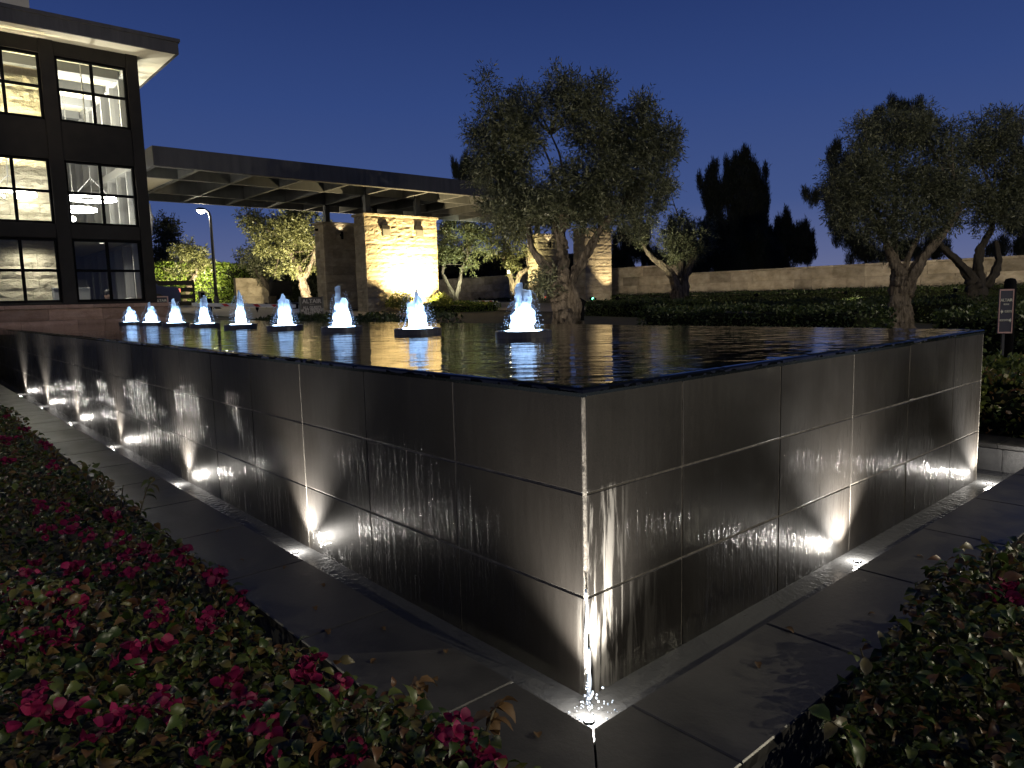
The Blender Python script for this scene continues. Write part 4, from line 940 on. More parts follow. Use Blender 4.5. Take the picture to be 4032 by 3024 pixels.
tree('olive_tree', 'olive with a small lamp on its trunk beside the narrow pillar', d9, [[(1112, 670, 12), (1110, 640, 9), (1105, 610, 7), (1098, 585, 5), (1088, 560, 3)], [(1112, 620, 7), (1122, 592, 6), (1140, 580, 5)]], [(1090, 520, 26), (1060, 545, 18), (1105, 555, 22), (1080, 495, 22), (1120, 500, 26), (1135, 540, 18), (1060, 510, 18), (1105, 578, 14)], M['olive_lit'], M['bark'], 20, dens=620, per=6, length=.28, ll=.13, lw=.045)
# pines
def pine(label, d, lobes, seed, limbs, dens=800, group='dark pines behind the wall'):
    """upright candle-like tufts"""
    rr = np.random.default_rng(seed)
    b = atd(limbs[0][0][0], limbs[0][0][1], d); t_ = thing('pine_tree', label, 'tree', (b[0], b[1], gz(b[0], b[1])), group)
    mb = MB()
    for i, lm in enumerate(limbs):
        pts = [atd(p[0], p[1], d) for p in lm]; rad = [pxm(p[2], d) for p in lm]
        if i == 0: g0 = pts[0].copy(); g0[2] = gz(g0[0], g0[1]) - .1; pts = [g0] + pts; rad = [rad[0] * 1.2] + rad
        mb.tube(pts, rad, 8, True, .1, seed=i)
    part('trunk', mb, M['bark_dark'], t_, True)
    Ps = []; Ds = []; Ls = []
    lob2 = []
    for (vx, vy, rw, rh) in lobes:
        lob2.append((vx, vy, rw * .8, rh * .8))
        for _ in range(3): lob2.append((vx + rr.uniform(-1, 1) * rw * 1.15, vy + rr.uniform(-1, .8) * rh * .9, rw * .35, rh * .45))
    for (vx, vy, rw, rh) in lob2:
        n_ = int(dens * rw * rh / 900) + 6; c = atd(vx, vy, d); w_ = pxm(rw, d); h_ = pxm(rh, d)
        u = unit(rr.normal(size=(n_, 3))) * (rr.random(n_) ** .4)[:, None]
        tip = c + u * np.array([w_, w_, h_])
        for k in range(9):                           # a tuft: needles round an upright candle
            base = tip + np.array([0, 0, 1]) * (k - 4) * pxm(2.6, d) + rr.normal(size=(n_, 3)) * .03
            dd = unit(rr.normal(size=(n_, 3)) * .45 + np.array([0, 0, 1.3]) + u * .25); Ps.append(base); Ds.append(dd); Ls.append(rr.uniform(pxm(4, d), pxm(11, d), n_))
    P = np.concatenate(Ps); D = np.concatenate(Ds); L_ = np.concatenate(Ls)
    Vv, Q = leaf_quads(P, D, L_, L_ * .11, rr); put('crown', npmesh('crown', Vv, Q, M['pine']), t_); return t_
pine('tall dark pine with two candle-like tops behind the wall', 46, [(1535, 385, 14, 26), (1528, 420, 16, 40), (1545, 455, 22, 40), (1590, 360, 14, 30), (1605, 350, 12, 26), (1620, 365, 14, 30), (1600, 400, 32, 40), (1635, 400, 18, 34), (1648, 420, 12, 22), (1600, 450, 40, 40), (1640, 440, 20, 24), (1575, 500, 42, 40), (1540, 500, 30, 40), (1570, 550, 50, 40), (1530, 560, 40, 40), (1590, 590, 50, 30), (1500, 580, 40, 40), (1480, 530, 26, 50), (1640, 575, 36, 26), (1620, 520, 40, 40), (1640, 480, 26, 34), (1560, 420, 30, 40), (1640, 540, 40, 30), (1575, 380, 16, 26)], 31,
     [[(1570, 640, 9), (1568, 580, 8), (1580, 500, 6), (1600, 420, 4), (1606, 350, 2)], [(1570, 560, 4), (1545, 460, 3), (1535, 390, 2)]])
pine('broad low dark pine between the tall pine and the right olives', 50, [(1660, 520, 20, 30), (1685, 490, 14, 26), (1700, 480, 10, 24), (1690, 520, 30, 26), (1720, 510, 20, 26), (1738, 500, 12, 26), (1745, 520, 10, 24), (1710, 545, 34, 20), (1670, 550, 40, 24), (1640, 560, 30, 20), (1690, 575, 40, 14), (1730, 556, 14, 14), (1640, 500, 10, 20), (1665, 540, 40, 36), (1715, 530, 36, 34), (1745, 545, 16, 24)], 32, [[(1700, 620, 6), (1700, 570, 5), (1695, 520, 3)]])
pine('dark pine rising behind the right olive tree', 34, [(1895, 255, 12, 20), (1940, 240, 22, 22), (1975, 245, 18, 22), (1995, 265, 12, 18), (1910, 290, 40, 26), (1960, 290, 40, 26), (1780, 420, 18, 12), (1760, 428, 12, 14), (1742, 425, 8, 10), (1800, 440, 18, 18), (1795, 340, 12, 22), (1810, 320, 8, 18), (1820, 380, 20, 30), (1830, 440, 30, 34), (1810, 490, 20, 24), (1840, 520, 30, 24), (1870, 550, 30, 20), (1900, 560, 40, 16), (1960, 545, 40, 24), (2020, 540, 40, 26)], 33, [[(1930, 620, 8), (1930, 560, 7), (1935, 400, 5), (1940, 260, 3)], [(1930, 470, 3), (1850, 450, 2.5), (1770, 430, 1.5)]], 700)
pine('dark pine at the far right edge behind the last olive', 32, [(2190, 290, 24, 24), (2205, 340, 24, 30), (2215, 420, 26, 40), (2200, 480, 40, 30), (2160, 540, 30, 20), (2205, 540, 20, 24)], 34, [[(2200, 620, 8), (2205, 540, 7), (2208, 400, 4), (2205, 300, 2)]], 700)
pine('tip of a dark pine showing above the canopy roof', 60, [(985, 372, 8, 20), (1000, 365, 8, 22), (1015, 360, 8, 22), (1030, 368, 10, 20), (1005, 385, 26, 14), (1040, 380, 20, 16)], 35, [[(1010, 600, 5), (1010, 480, 4), (1008, 375, 2)]])
pine('dark shrubby pine low behind the wall under the olive crown', 40, [(1370, 540, 26, 34), (1340, 560, 20, 26), (1410, 560, 26, 26), (1440, 570, 26, 20), (1390, 510, 20, 20), (1350, 510, 20, 20)], 36, [[(1390, 620, 6), (1390, 560, 4), (1390, 520, 2)]], 900)

# hedges: dark inside, leaf shell outside
def hedge(name, label, a, b, leaf, seed, dens=700, ll=.05, lw=.03, cat='hedge', group='clipped hedges', sides='xXyYz', bul=.05):
    rr = np.random.default_rng(seed); a = np.array(a, float); b = np.array(b, float)
    t_ = thing(name, label, cat, tuple(((a + b) / 2)[:2]) + (a[2],), group)
    c0 = a + np.array([.07, .07, 0]); c1 = b - np.array([.07, .07, .07]); part('shade_core', MB().bbox(c0, c1, .06), M['hcore'], t_)  # solid dark box standing in for the shade inside the hedge
    Ps = []; Ns = []
    def face(ax, sg):
        o = [k for k in range(3) if k != ax]; ar = (b[o[0]] - a[o[0]]) * (b[o[1]] - a[o[1]]); n_ = int(ar * dens)
        P = np.zeros((n_, 3)); P[:, o[0]] = rr.uniform(a[o[0]], b[o[0]], n_); P[:, o[1]] = rr.uniform(a[o[1]], b[o[1]], n_)
        P[:, ax] = (b if sg else a)[ax] + (rr.normal(size=n_) * .025 + bul * np.sin(P[:, o[0]] * 2.3 + ax) * np.sin(P[:, o[1]] * 3.1 + 1)) * 1
        nn = np.zeros((n_, 3)); nn[:, ax] = 1 if sg else -1; Ps.append(P); Ns.append(nn)
    mp = {'x': (0, 0), 'X': (0, 1), 'y': (1, 0), 'Y': (1, 1), 'z': (2, 1)}
    for s in sides: face(*mp[s])
    P = np.concatenate(Ps); n0 = np.concatenate(Ns)
    # round the corners
    ctr = (a + b) / 2; 
    for ax in range(3):
        pass
    D = unit(n0 * .55 + rr.normal(size=P.shape) * .8 + np.array([0, 0, .25])); m_ = len(P)
    Vv, Q = leaf_quads(P - D * ll * .4, D, ll * rr.uniform(.7, 1.4, m_), lw * rr.uniform(.7, 1.4, m_), rr)
    put('foliage', npmesh('foliage', Vv, Q, leaf), t_); return t_
hedge('clipped_hedge', 'long low clipped hedge just beyond the right side of the pool', (8, 2.45, .45), (9.1, 6.2, 1.205), M['hedge'], 41, 900, .05, .03, sides='xyYz')
hedge('clipped_hedge', 'rounded clipped hedge behind the directional sign', (8.4, -2.4, .2), (10.5, 1.75, 1.13), M['hedge'], 42, 800, .055, .033, sides='xyYz', bul=.08)
hedge('clipped_hedge', 'hedge with a bright light in it beside the narrow pillar', (12.6, 8.75, .85), (14.0, 11.9, 1.31), M['hedge'], 43, 900, .06, .035, sides='xyYz')
hedge('clipped_hedge', 'dark hedge running along the foot of the perimeter wall', (23.1, -4, .5), (24.35, 30, 1.47), M['hedge'], 44, 420, .065, .04, sides='xyz')
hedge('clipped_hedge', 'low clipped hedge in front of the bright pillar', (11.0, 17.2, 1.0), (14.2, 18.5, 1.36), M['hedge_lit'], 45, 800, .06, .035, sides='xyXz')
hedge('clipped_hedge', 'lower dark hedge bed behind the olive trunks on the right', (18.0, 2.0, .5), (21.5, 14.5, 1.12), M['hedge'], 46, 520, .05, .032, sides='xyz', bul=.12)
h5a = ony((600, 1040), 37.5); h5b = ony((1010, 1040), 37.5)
hedge('tall_hedge', 'tall lit green hedge behind the street lamp', (h5a[0], 37.5, 1.5), (h5b[0], 39, h5a[2]), M['hedge_lit'], 47, 330, .13, .09, sides='yXz', bul=.1, group='tall hedges')
q0 = ony((1060, 985), 44); q1 = ony((2440, 985), 44)
hedge('tall_hedge', 'tall dark screen of trees closing the view beyond the canopy', (q0[0], 44, 1.4), (q1[0] + 2, 46.5, q0[2]), M['pine'], 50, 120, .3, .16, sides='yXxz', bul=.35, group='tall hedges')
hedge('ground_cover', 'narrow strip of low leafy ground cover along the far pool edge', (4.95, 8.0, .8), (5.6, 15.5, 1.16), M['hedge'], 48, 500, .07, .045, sides='xyz', bul=.06, group='low planting')
for k, (x, y, s, lab) in enumerate(((11.55, 19.3, .36, 'leafy bush throwing shadows on the left of the bright pillar'), (13.25, 19.35, .30, 'leafy bush throwing shadows on the right of the bright pillar'), (6.0, .35, .30, 'yellow-green bougainvillea bush left of the directional sign post'), (5.75, -.15, .30, 'yellow-green bougainvillea bush at the right picture edge beside the sign post'), (5.35, .55, .26, 'leafy bush touching the far right corner of the pool'))):
    rr = np.random.default_rng(60 + k); t_ = thing('leafy_bush', lab, 'bush', (x, y, gz(x, y)), 'bushes round the directional sign')
    n_ = 700; u = unit(rr.normal(size=(n_, 3))); u[:, 2] = np.abs(u[:, 2]) * .9; P = np.array([x, y, gz(x, y) + .12]) + u * (rr.random(n_) ** .4 * s * 1.15)[:, None] * np.array([1.2, 1.2, 1.35])
    Vv, Q = sprigs(P, u, rr, 4, .10, .06, .034, -.05, .5); put('foliage', npmesh('foliage', Vv, Q, M['shrub']), t_)
    mb = MB()
    for j in range(8): q = u[j] * s; mb.tube([(x, y, gz(x, y)), (x + q[0] * .5, y + q[1] * .5, gz(x, y) + .2), (x + q[0], y + q[1], gz(x, y) + .2 + abs(q[2]))], [.012, .008, .004], 5)
    part('stems', mb, M['stem'], t_)
# low bed of bougainvillea under the bushes, right of the pool end
hedge('bougainvillea_bed', 'dark bougainvillea bed past the right end of the pool', (5.15, -2.2, .02), (8.2, 3.2, .62), M['boug'], 49, 900, .05, .035, sides='xyz', bul=.06, group='bougainvillea beds')

# garden lights on trees and hedges
ground_spot((9.6, 26.0, gz(10, 26)), tuple(atd(590, 490, d6)), 2600, 'spotlight left of the olive with the glowing trunk', 96, (1, .88, .55))
ground_spot((11.6, 25.4, gz(12, 25)), tuple(atd(630, 510, d6)), 3200, 'spotlight at the foot of the olive with the glowing trunk', 150, (1, .86, .55))
p5 = atd(400, 650, d5); ground_spot((p5[0] + .6, p5[1] - 2.6, 1.6), tuple(atd(400, 575, d5)), 3200, 'spotlight at the foot of the small bright olive', 90, (1, .88, .55))
p_ = ony((800, 1190), 35.2); ground_spot((p_[0], 35.0, 1.58), (p_[0] + .2, 37.5, 2.4), 650, 'spotlight grazing the tall green hedge', 110, (1, .92, .6))
p8 = atd(985, 655, d8); ground_spot((p8[0] - .5, p8[1] - 2.5, gz(p8[0], p8[1])), tuple(atd(985, 540, d8)), 1600, 'spotlight below the slim forked olive', 90, (.92, 1, .72))
ground_spot((6.1, 8.3, gz(6.4, 8)), (9.0, 8.8, 3.4), 300, 'garden spotlight in front of the big middle olive', 110, (1, .88, .68), .9, .06)
p9 = atd(1110, 660, d9); ground_spot((p9[0] - .6, p9[1] - 1.6, gz(p9[0], p9[1])), tuple(atd(1095, 540, d9)), 1500, 'spotlight below the olive with a lamp on its trunk', 90, (1, .9, .5))
p4 = atd(1440, 655, d4); ground_spot((p4[0] - 2.2, p4[1] - .3, gz(p4[0], p4[1])), tuple(atd(1440, 470, d4)), 700, 'spotlight lighting the left side of the low spreading olive', 60, (1, .93, .6))
ph = onx((2435, 1212), 13.2); ground_spot((13.2, ph[1], 1.22), (12.9, ph[1] + .5, 2.2), 90, 'bright little spotlight set in the hedge by the narrow pillar', 140, (.95, 1, .6))
tl = thing('tree_lamp', 'tiny bright lamp fixed to an olive trunk', 'light', tuple(atd(1099, 588, d9 - .4)))
part('bulb', MB().lathe([(.001, -.08), (.06, -.03), (.05, .05), (.001, .1)], 10), M['bulb'], tl, True, local=True); part('clip', MB().box((-.02, -.02, .09), (.02, .02, .16)), M['steel'], tl, local=True)

# ------------------------------------------------------------------ street lamps
def street_lamp(x, y, z, h, label, power, ang=0., arm=.75, group='street lamps'):
    t_ = thing('street_lamp', label, 'street lamp', (x, y, z), group); t_.rotation_euler = (0, 0, ang)
    part('base', MB().lathe([(.16, 0), (.16, .05), (.10, .10), (.09, .5), (.075, .52)], 16), M['post'], t_, True, local=True)
    part('pole', MB().tube([(0, 0, .1), (0, 0, h * .5), (0, 0, h - .25), (-.05, 0, h - .08), (-.16, 0, h)], [.07, .06, .05, .048, .04], 12), M['post'], t_, True, local=True)
    part('arm', MB().tube([(-.14, 0, h), (-arm + .2, 0, h + .03)], .03, 8), M['post'], t_, True, local=True)
    part('head', MB().lathe([(.0, .10), (.12, .09), (.19, .03), (.20, -.01), (.17, -.012)], 20, (-arm, 0, h)), M['post'], t_, True, local=True)
    part('lens', MB().lathe([(.0, -.13), (.09, -.11), (.16, -.014)], 16, (-arm, 0, h)), M['lamp'], t_, True, local=True)
    lamp('lamp', 'POINT', (-arm, 0, h - .25), power, (1, .90, .66), t_, .06, local=True); return t_
lt = ony((822, 826), 27.0); lb_ = ony((853, 1191), 27.0); lh = ony((792, 830), 27.0)
street_lamp(lb_[0], 27.0, gz(lb_[0], 27), lh[2] - gz(lb_[0], 27) + .05, 'lit street lamp with one arm standing under the canopy line', 160, math.atan2(rt[1], rt[0]), .34)
street_lamp(9.5, -7.0, .1, 6.4, 'street lamp beyond the right-hand flower bed, out of the picture', 2500, 2.0, .7)
street_lamp(-7.5, 7.2, .05, 5.0, 'street lamp left of the pool, out of the picture', 420, 3.6, .7)
street_lamp(1.5, -14, .05, 6, 'street lamp behind the viewer, out of the picture', 1600, 4.2, .7)

# ------------------------------------------------------------------ signs, barriers, gate, car
def text(parent, me, c, size, ux, sx_=1.0, local=False):
    """lettering standing upright at c, reading along ux, facing the viewer"""
    ux = np.array(ux, float); ux /= np.linalg.norm(ux); nrm = np.array([ux[1], -ux[0], 0]); mt = Matrix(((ux[0], 0, nrm[0]), (ux[1], 0, nrm[1]), (0, 1, 0))).to_4x4()
    o = put('lettering', me, parent, loc=c); o.rotation_euler = mt.to_euler(); o.scale = (size * sx_, size, 1); return o
# sign asking for photo id
y = 15.6; a = ony((1184, 1171), y); b = ony((1273, 1259), y); wS = b[0] - a[0]; hS = a[2] - b[2]
sg = thing('notice_sign', 'charcoal notice board reading ALTAIR, all guests must present photo ID', 'sign', ((a[0] + b[0]) / 2, y, b[2]))
boxp('board', (a[0], y, b[2] - .05), (b[0], y + .05, a[2]), M['signgrey'], sg, .004)
for x in (a[0] - .03, b[0] + .003): boxp('frame', (x, y - .008, gz(x, y) - .05), (x + .027, y + .058, a[2] + .02), M['plate'], sg)
mx_ = (a[0] + b[0]) / 2
for k, (s, dz, sz, sw) in enumerate((('ALTAIR', .18, .150, 1.12), ('ALL GUESTS', .45, .098, 1.02), ('MUST PRESENT', .575, .098, 1.02), ('PHOTO ID', .70, .098, 1.02))): text(sg, TXT[s], (mx_, y - .006, a[2] - dz * hS), sz, (1, 0, 0), sw * wS / .62)
boxp('rule', (mx_ - .07, y - .006, a[2] - .32 * hS), (mx_ + .07, y, a[2] - .31 * hS), M['letgrey'], sg)
mb = MB(); zz0 = a[2] - .86 * hS
for (x0, x1, z0, z1) in ((-.08, .08, .035, .042), (-.08, .08, -.042, -.035), (-.08, -.073, -.035, .035), (.073, .08, -.035, .035), (-.05, -.02, -.02, .02), (.0, .05, .008, .014), (.0, .05, -.008, -.002)): mb.box((mx_ + x0, y - .006, zz0 + z0), (mx_ + x1, y, zz0 + z1))
part('id_card_symbol', mb, M['letgrey'], sg)
# small sign on the stone base
a = ony((618, 1171), 18.6); b = ony((659, 1196), 18.6)
s2 = thing('small_sign', 'small navy sign with pink frame reading ALTAIR beside the gatehouse', 'sign', ((a[0] + b[0]) / 2, 18.6, gz(4, 18.6)))
boxp('board', (a[0] - .25, 18.6, b[2] - .2), (b[0], 18.63, a[2]), M['navy'], s2)
for (p0_, p1_) in (((b[0] + .001, b[2] - .2), (b[0] + .03, a[2] + .03)), ((a[0] - .28, a[2] + .001), (b[0], a[2] + .03))): boxp('frame', (p0_[0], 18.59, p0_[1]), (p1_[0], 18.64, p1_[1]), M['pinkfr'], s2)
boxp('post', ((a[0] + b[0]) / 2 - .03, 18.64, gz(4, 18.6)), ((a[0] + b[0]) / 2 + .03, 18.68, a[2] - .05), M['post'], s2)
text(s2, TXW['ALTAIR'], ((a[0] + b[0]) / 2 - .03, 18.594, (a[2] + b[2]) / 2 + .0), .085, (1, 0, 0), 1.0)
# directional sign on the right
xs_ = 6.5; A = onx((3940, 1139), xs_); B_ = onx((3991, 1136), xs_); C_ = onx((3935, 1312), xs_)
uS = np.array(B_) - np.array(A); dS = np.linalg.norm(uS[:2])
ds = thing('direction_sign', 'navy direction sign with pink frame and arrows on a dark post at the right', 'sign', (A[0], (A[1] + B_[1]) / 2, gz(xs_, .4)))
u = rt * .97 + ft * -.2; u = u / np.linalg.norm(u); nrm = np.array([u[1], -u[0], 0]); cS = (np.array(A) + np.array(B_)) / 2; wd_ = 51 * depth(cS) / F_; ht_ = A[2] - C_[2]
def sbox(name, x0, x1, z0, z1, y0, y1, mat_):
    V = []
    for z in (z0, z1):
        for (x, yy) in ((x0, y0), (x1, y0), (x1, y1), (x0, y1)): q = cS + u * x - nrm * yy; V.append((q[0], q[1], A[2] + z))
    return put(name, MB().add(V, [(0, 3, 2, 1), (4, 5, 6, 7), (0, 1, 5, 4), (1, 2, 6, 5), (2, 3, 7, 6), (3, 0, 4, 7)]).mesh(name, mat_), ds)
hw = wd_ / 2
sbox('board', -hw, hw, -ht_, 0, 0, .02, M['navy']); f_ = .009
sbox('frame', -hw, -hw + f_, -ht_, 0, -.005, -.001, M['pinkfr']); sbox('frame', hw - f_, hw, -ht_, 0, -.005, -.001, M['pinkfr']); sbox('frame', -hw + f_, hw - f_, -f_ * 1.6, 0, -.005, -.001, M['pinkfr']); sbox('frame', -hw + f_, hw - f_, -ht_, -ht_ + f_ * 1.6, -.005, -.001, M['pinkfr'])
sbox('post', -.012, .012, -ht_ - .75, -ht_ + .1, .022, .045, M['post'])
def stext(key, fz, size, sx2, dx=0):
    q = cS + u * dx + nrm * .003; text(ds, TXW[key], (q[0], q[1], A[2] - fz * ht_), size, u, sx2)
stext('ALTAIR', .25, .040, .82 * wd_ / .13); stext('IRVINE', .345, .020, .8); stext('GUESTS', .505, .030, .62, .018); stext('RESIDENTS', .705, .028, .56, -.014)
def arrow(sgn, fz, dx):
    V = []
    for yy in (-.004, -.001):
        for (x, z) in ((-1, 0), (-.2, .8), (-.2, .35), (.6, .35), (.6, -.35), (-.2, -.35), (-.2, -.8)): q = cS + u * (dx + sgn * x * -1 * -.014) - nrm * yy; V.append((q[0], q[1], A[2] - fz * ht_ + z * .028))
    put('arrow', MB().add(V, [tuple(range(7)), tuple(range(13, 6, -1))] + [(i, i + 7, (i + 1) % 7 + 7, (i + 1) % 7) for i in range(7)]).mesh('arrow', M['lettering']), ds)
arrow(1, .505, -hw + .03); arrow(-1, .705, hw - .026)
bl = thing('sign_bollard', 'black post standing just behind the direction sign', 'post', (A[0] + .25, A[1] + .1, gz(6.7, .5)))
q = cS + u * -.02 + np.array([.25, .02, 0]); part('shaft', MB().lathe([(.0, 1.33), (.045, 1.33), (.055, 1.30), (.055, 0), (0, 0)], 14, (q[0], q[1], .17)), M['steel'], bl, True)
part('cap', MB().lathe([(.0, 1.36), (.04, 1.35), (.058, 1.31)], 14, (q[0], q[1], .175)), M['steel'], bl, True)
# barrier arms
def boom(pa, pb, y, label, stripes, hpx):
    a = ony(pa, y); b = ony(pb, y); t_ = thing('barrier_arm', label, 'barrier', (b[0], y, gz(b[0], y)), 'boom barriers'); hh = hpx * depth(a) / F_ / 2
    part('arm', MB().add([(a[0], y, a[2] - hh), (b[0], y, b[2] - hh), (b[0], y + .06, b[2] - hh), (a[0], y + .06, a[2] - hh), (a[0], y, a[2] + hh), (b[0], y, b[2] + hh), (b[0], y + .06, b[2] + hh), (a[0], y + .06, a[2] + hh)], [(0, 3, 2, 1), (4, 5, 6, 7), (0, 1, 5, 4), (1, 2, 6, 5), (2, 3, 7, 6), (3, 0, 4, 7)]), M['white'], t_)
    for s in stripes:
        c = a + (b - a) * s; w2 = .13
        part('stripe', MB().add([(c[0] - w2, y - .004, c[2] + hh * .8), (c[0] + w2 * .2, y - .004, c[2] + hh * .8), (c[0] + w2, y - .004, c[2] - hh * .8), (c[0] - w2 * .2, y - .004, c[2] - hh * .8)], [(0, 3, 2, 1)]), M['redp'], t_)
    boxp('housing', (b[0] - .02, y + .08, gz(b[0], y)), (b[0] + .3, y + .42, b[2] + .02), M['white'], t_, .02)
    boxp('hub', (b[0] - .10, y + .062, b[2] - .09), (b[0] + .12, y + .079, b[2] + .09), M['steel'], t_, .004)
boom((757, 1199), (1165, 1205), 20.5, 'white boom barrier with red stripes across the left lane', (.12, .30, .60, .78, .9), 14)
boom((1776, 1190), (1945, 1187), 20.5, 'white boom barrier with red stripes beyond the bright pillar', (.06, .28, .75, .93), 9)
# slatted gates
def gate(pa, pb, y, label, seed):
    a = ony(pa, y); b = ony(pb, y); t_ = thing('slatted_gate', label, 'gate', ((a[0] + b[0]) / 2, y, b[2]), 'slatted gates'); H4 = a[2] - b[2]
    for k in range(4): boxp('rail', (a[0], y, b[2] + H4 * (.02 + k * .27)), (b[0], y + .07, b[2] + H4 * (.02 + k * .27) + H4 * .17), M['steel'], t_)
    for k in range(3):
        for j in range(3): z = b[2] + H4 * (.19 + k * .27) + H4 * .10 * (j + .5) / 3; boxp('slat', (a[0] + .02, y + .02, z - .012), (b[0] - .02, y + .05, z + .012), M['steel'], t_)
    boxp('stile', (b[0] + .001, y - .01, b[2]), (b[0] + .08, y + .08, a[2] + .03), M['steel'], t_)
gate((560, 1106), (764, 1204), 31.0, 'black horizontally slatted gate standing open behind the gatehouse', 1)
gate((1060, 1108), (1145, 1165), 33.0, 'black slatted gate seen between the dark olive trunk and the pillars', 2)
# low wall behind the trees
a = ony((927, 1095), 34.5); b = ony((1080, 1190), 34.5)
lw_ = thing('garden_wall', 'low stone garden wall behind the dim olive', 'wall', ((a[0] + b[0]) / 2, 34.5, 1.55)); cw_ = boxp('core', (a[0], 34.56, 1.4), (b[0], 34.8, a[2]), M['mortar'], lw_); block_face(cw_, (a[0], 34.5, 1.5), b[0] - a[0], a[2] - 1.5, 0, 'stone_wall', .4, (.7, 1.4), .1, .01, 77)
# planter pot and reader post
c = ony((822, 1230), 21.5); tp = thing('planter_pot', 'tall black tapered pot beside the entrance lane', 'pot', (c[0], 21.5, gz(c[0], 21.5))); hgt = ony((822, 1177), 21.5)[2] - gz(c[0], 21.5)
part('pot', MB().lathe([(.0, 0), (.10, 0), (.12, hgt), (.13, hgt + .02), (.105, hgt + .02), (.10, hgt - .05), (0, hgt - .05)], 18, (c[0], 21.5, gz(c[0], 21.5))), M['steel'], tp, True)
part('soil', MB().lathe([(0, hgt - .045), (.099, hgt - .045)], 14, (c[0], 21.5, gz(c[0], 21.5))), M['soil'], tp)
c = ony((795, 1146), 24.0); kp = thing('card_reader', 'pale card reader post by the entrance lane', 'post', (c[0], 24, gz(c[0], 24)))
boxp('post', (c[0] - .05, 24, gz(c[0], 24)), (c[0] + .05, 24.1, c[2] - .28), M['plate'], kp); boxp('head', (c[0] - .09, 23.95, c[2] - .278), (c[0] + .09, 24.15, c[2] + .0), M['plate'], kp, .02); boxp('screen', (c[0] - .06, 23.944, c[2] - .2), (c[0] + .06, 23.949, c[2] - .06), M['steel'], kp)
# green signal and dark arrow post by the narrow pillar
c = ony((2331, 1176), 19.7); gs = thing('signal_light', 'tiny green signal light in front of the narrow yellow pillar', 'light', (c[0], 19.7, gz(22, 19.7)))
part('pole', MB().tube([(c[0], 19.7, gz(22, 19.7)), (c[0], 19.7, c[2] - .06)], .03, 8), M['steel'], gs); part('housing', MB().tube([(c[0], 19.66, c[2]), (c[0], 19.78, c[2])], .07, 14), M['steel'], gs); part('lens', MB().tube([(c[0], 19.645, c[2]), (c[0], 19.655, c[2])], .05, 14), M['green'], gs)
c = onx((2290, 1172), 10.6); ap_ = thing('arrow_post', 'dark post with a pointed head right of the big olive trunk', 'post', (10.6, c[1], gz(10.6, c[1])))
boxp('post', (10.57, c[1] - .05, gz(10.6, c[1])), (10.63, c[1] + .05, c[2] - .10), M['steel'], ap_)
q = [(0, 0), (.16, -.10), (.05, -.22), (-.05, -.22), (-.05, 0)]
part('head', MB().add([tuple(np.array([10.56, c[1], c[2]]) + rt * x + np.array([0, 0, z])) for x, z in q] + [tuple(np.array([10.56, c[1], c[2]]) + rt * x + np.array([0, 0, z]) + ft * .06) for x, z in q], [tuple(range(5)), tuple(range(9, 4, -1))] + [(i, i + 5, (i + 1) % 5 + 5, (i + 1) % 5) for i in range(5)]), M['steel'], ap_)
c = ony((2144, 1165), 22.85); lb2 = thing('wall_box', 'pale rounded box with a red light on the dim narrow pillar', 'box', (c[0], 22.85, c[2])); boxp('box', (c[0] - .11, 22.80, c[2] - .02), (c[0] + .11, 22.94, c[2] + .26), M['white'], lb2, .03); part('light', MB().tube([(c[0], 22.78, c[2] - .06), (c[0], 22.80, c[2] - .06)], .025, 8), M['red'], lb2); boxp('bracket', (c[0] - .07, 22.81, c[2] - .25), (c[0] + .07, 22.93, c[2] - .022), M['steel'], lb2)
# car behind the gate
a = ony((690, 1190), 29.0); cz = gz(a[0], 29)
car = thing('parked_car', 'dark blue car behind the open slatted gate', 'car', (a[0] - 2.1, 29.0, cz))
x1 = a[0]; prof = [(-4.3, .28), (0, .28), (.02, .62), (-.06, .86), (-.75, .92), (-1.25, 1.36), (-2.8, 1.38), (-3.35, .95), (-4.2, .82), (-4.34, .55)]
part('body', MB().prism([(x1 + x, cz + z) for x, z in prof], 28.3, 30.0), M['carblue'], car)
for y in (28.294, 30.003): part('window', MB().prism([(x1 + x, cz + z) for x, z in ((-1.0, .96), (-1.35, 1.31), (-2.72, 1.32), (-3.1, .97))], y, y + .003), M['carglass'], car)
for x in (-.85, -3.5):
    for y in (28.28, 29.82):
        wh = part('wheel', MB().tube([(x1 + x, y, cz + .31), (x1 + x, y + .2, cz + .31)], .31, 20), M['rubber'], car); put('rim', MB().tube([(x1 + x, y - .006, cz + .31), (x1 + x, y + .206, cz + .31)], .19, 16).mesh('rim', M['plate']), wh)
for y in (28.32, 29.75): boxp('tail_light', (x1 - .05, y, cz + .66), (x1 + .035, y + .22, cz + .80), M['red'], car, .01)

# ------------------------------------------------------------------ bougainvillea in the foreground
def leaf_shape(kind):
    """small folded leaf, base at origin, tip along +Y, face up +Z; triangles/quads"""
    if kind == 'leaf':
        ys_ = [0, .22, .5, .78, 1.0]; ws = [.02, .24, .31, .17, .0]; bend = [0, .06, .05, -.06, -.26]; fold = .42
    else:
        ys_ = [0, .25, .55, .82, 1.0]; ws = [.10, .40, .50, .34, .0]; bend = [0, .10, .13, .08, -.03]; fold = .16
    V = []; Fq = []
    for y_, w_, b_ in zip(ys_, ws, bend): V += [(-w_, y_, b_ + fold * w_), (0, y_, b_), (w_, y_, b_ + fold * w_)]
    for i in range(4): a = 3 * i; Fq += [(a, a + 1, a + 4, a + 3), (a + 1, a + 2, a + 5, a + 4)]
    return np.array(V, float), Fq
LV, LF = leaf_shape('leaf'); BV, BF = leaf_shape('bract')
LFa = np.array(LF)
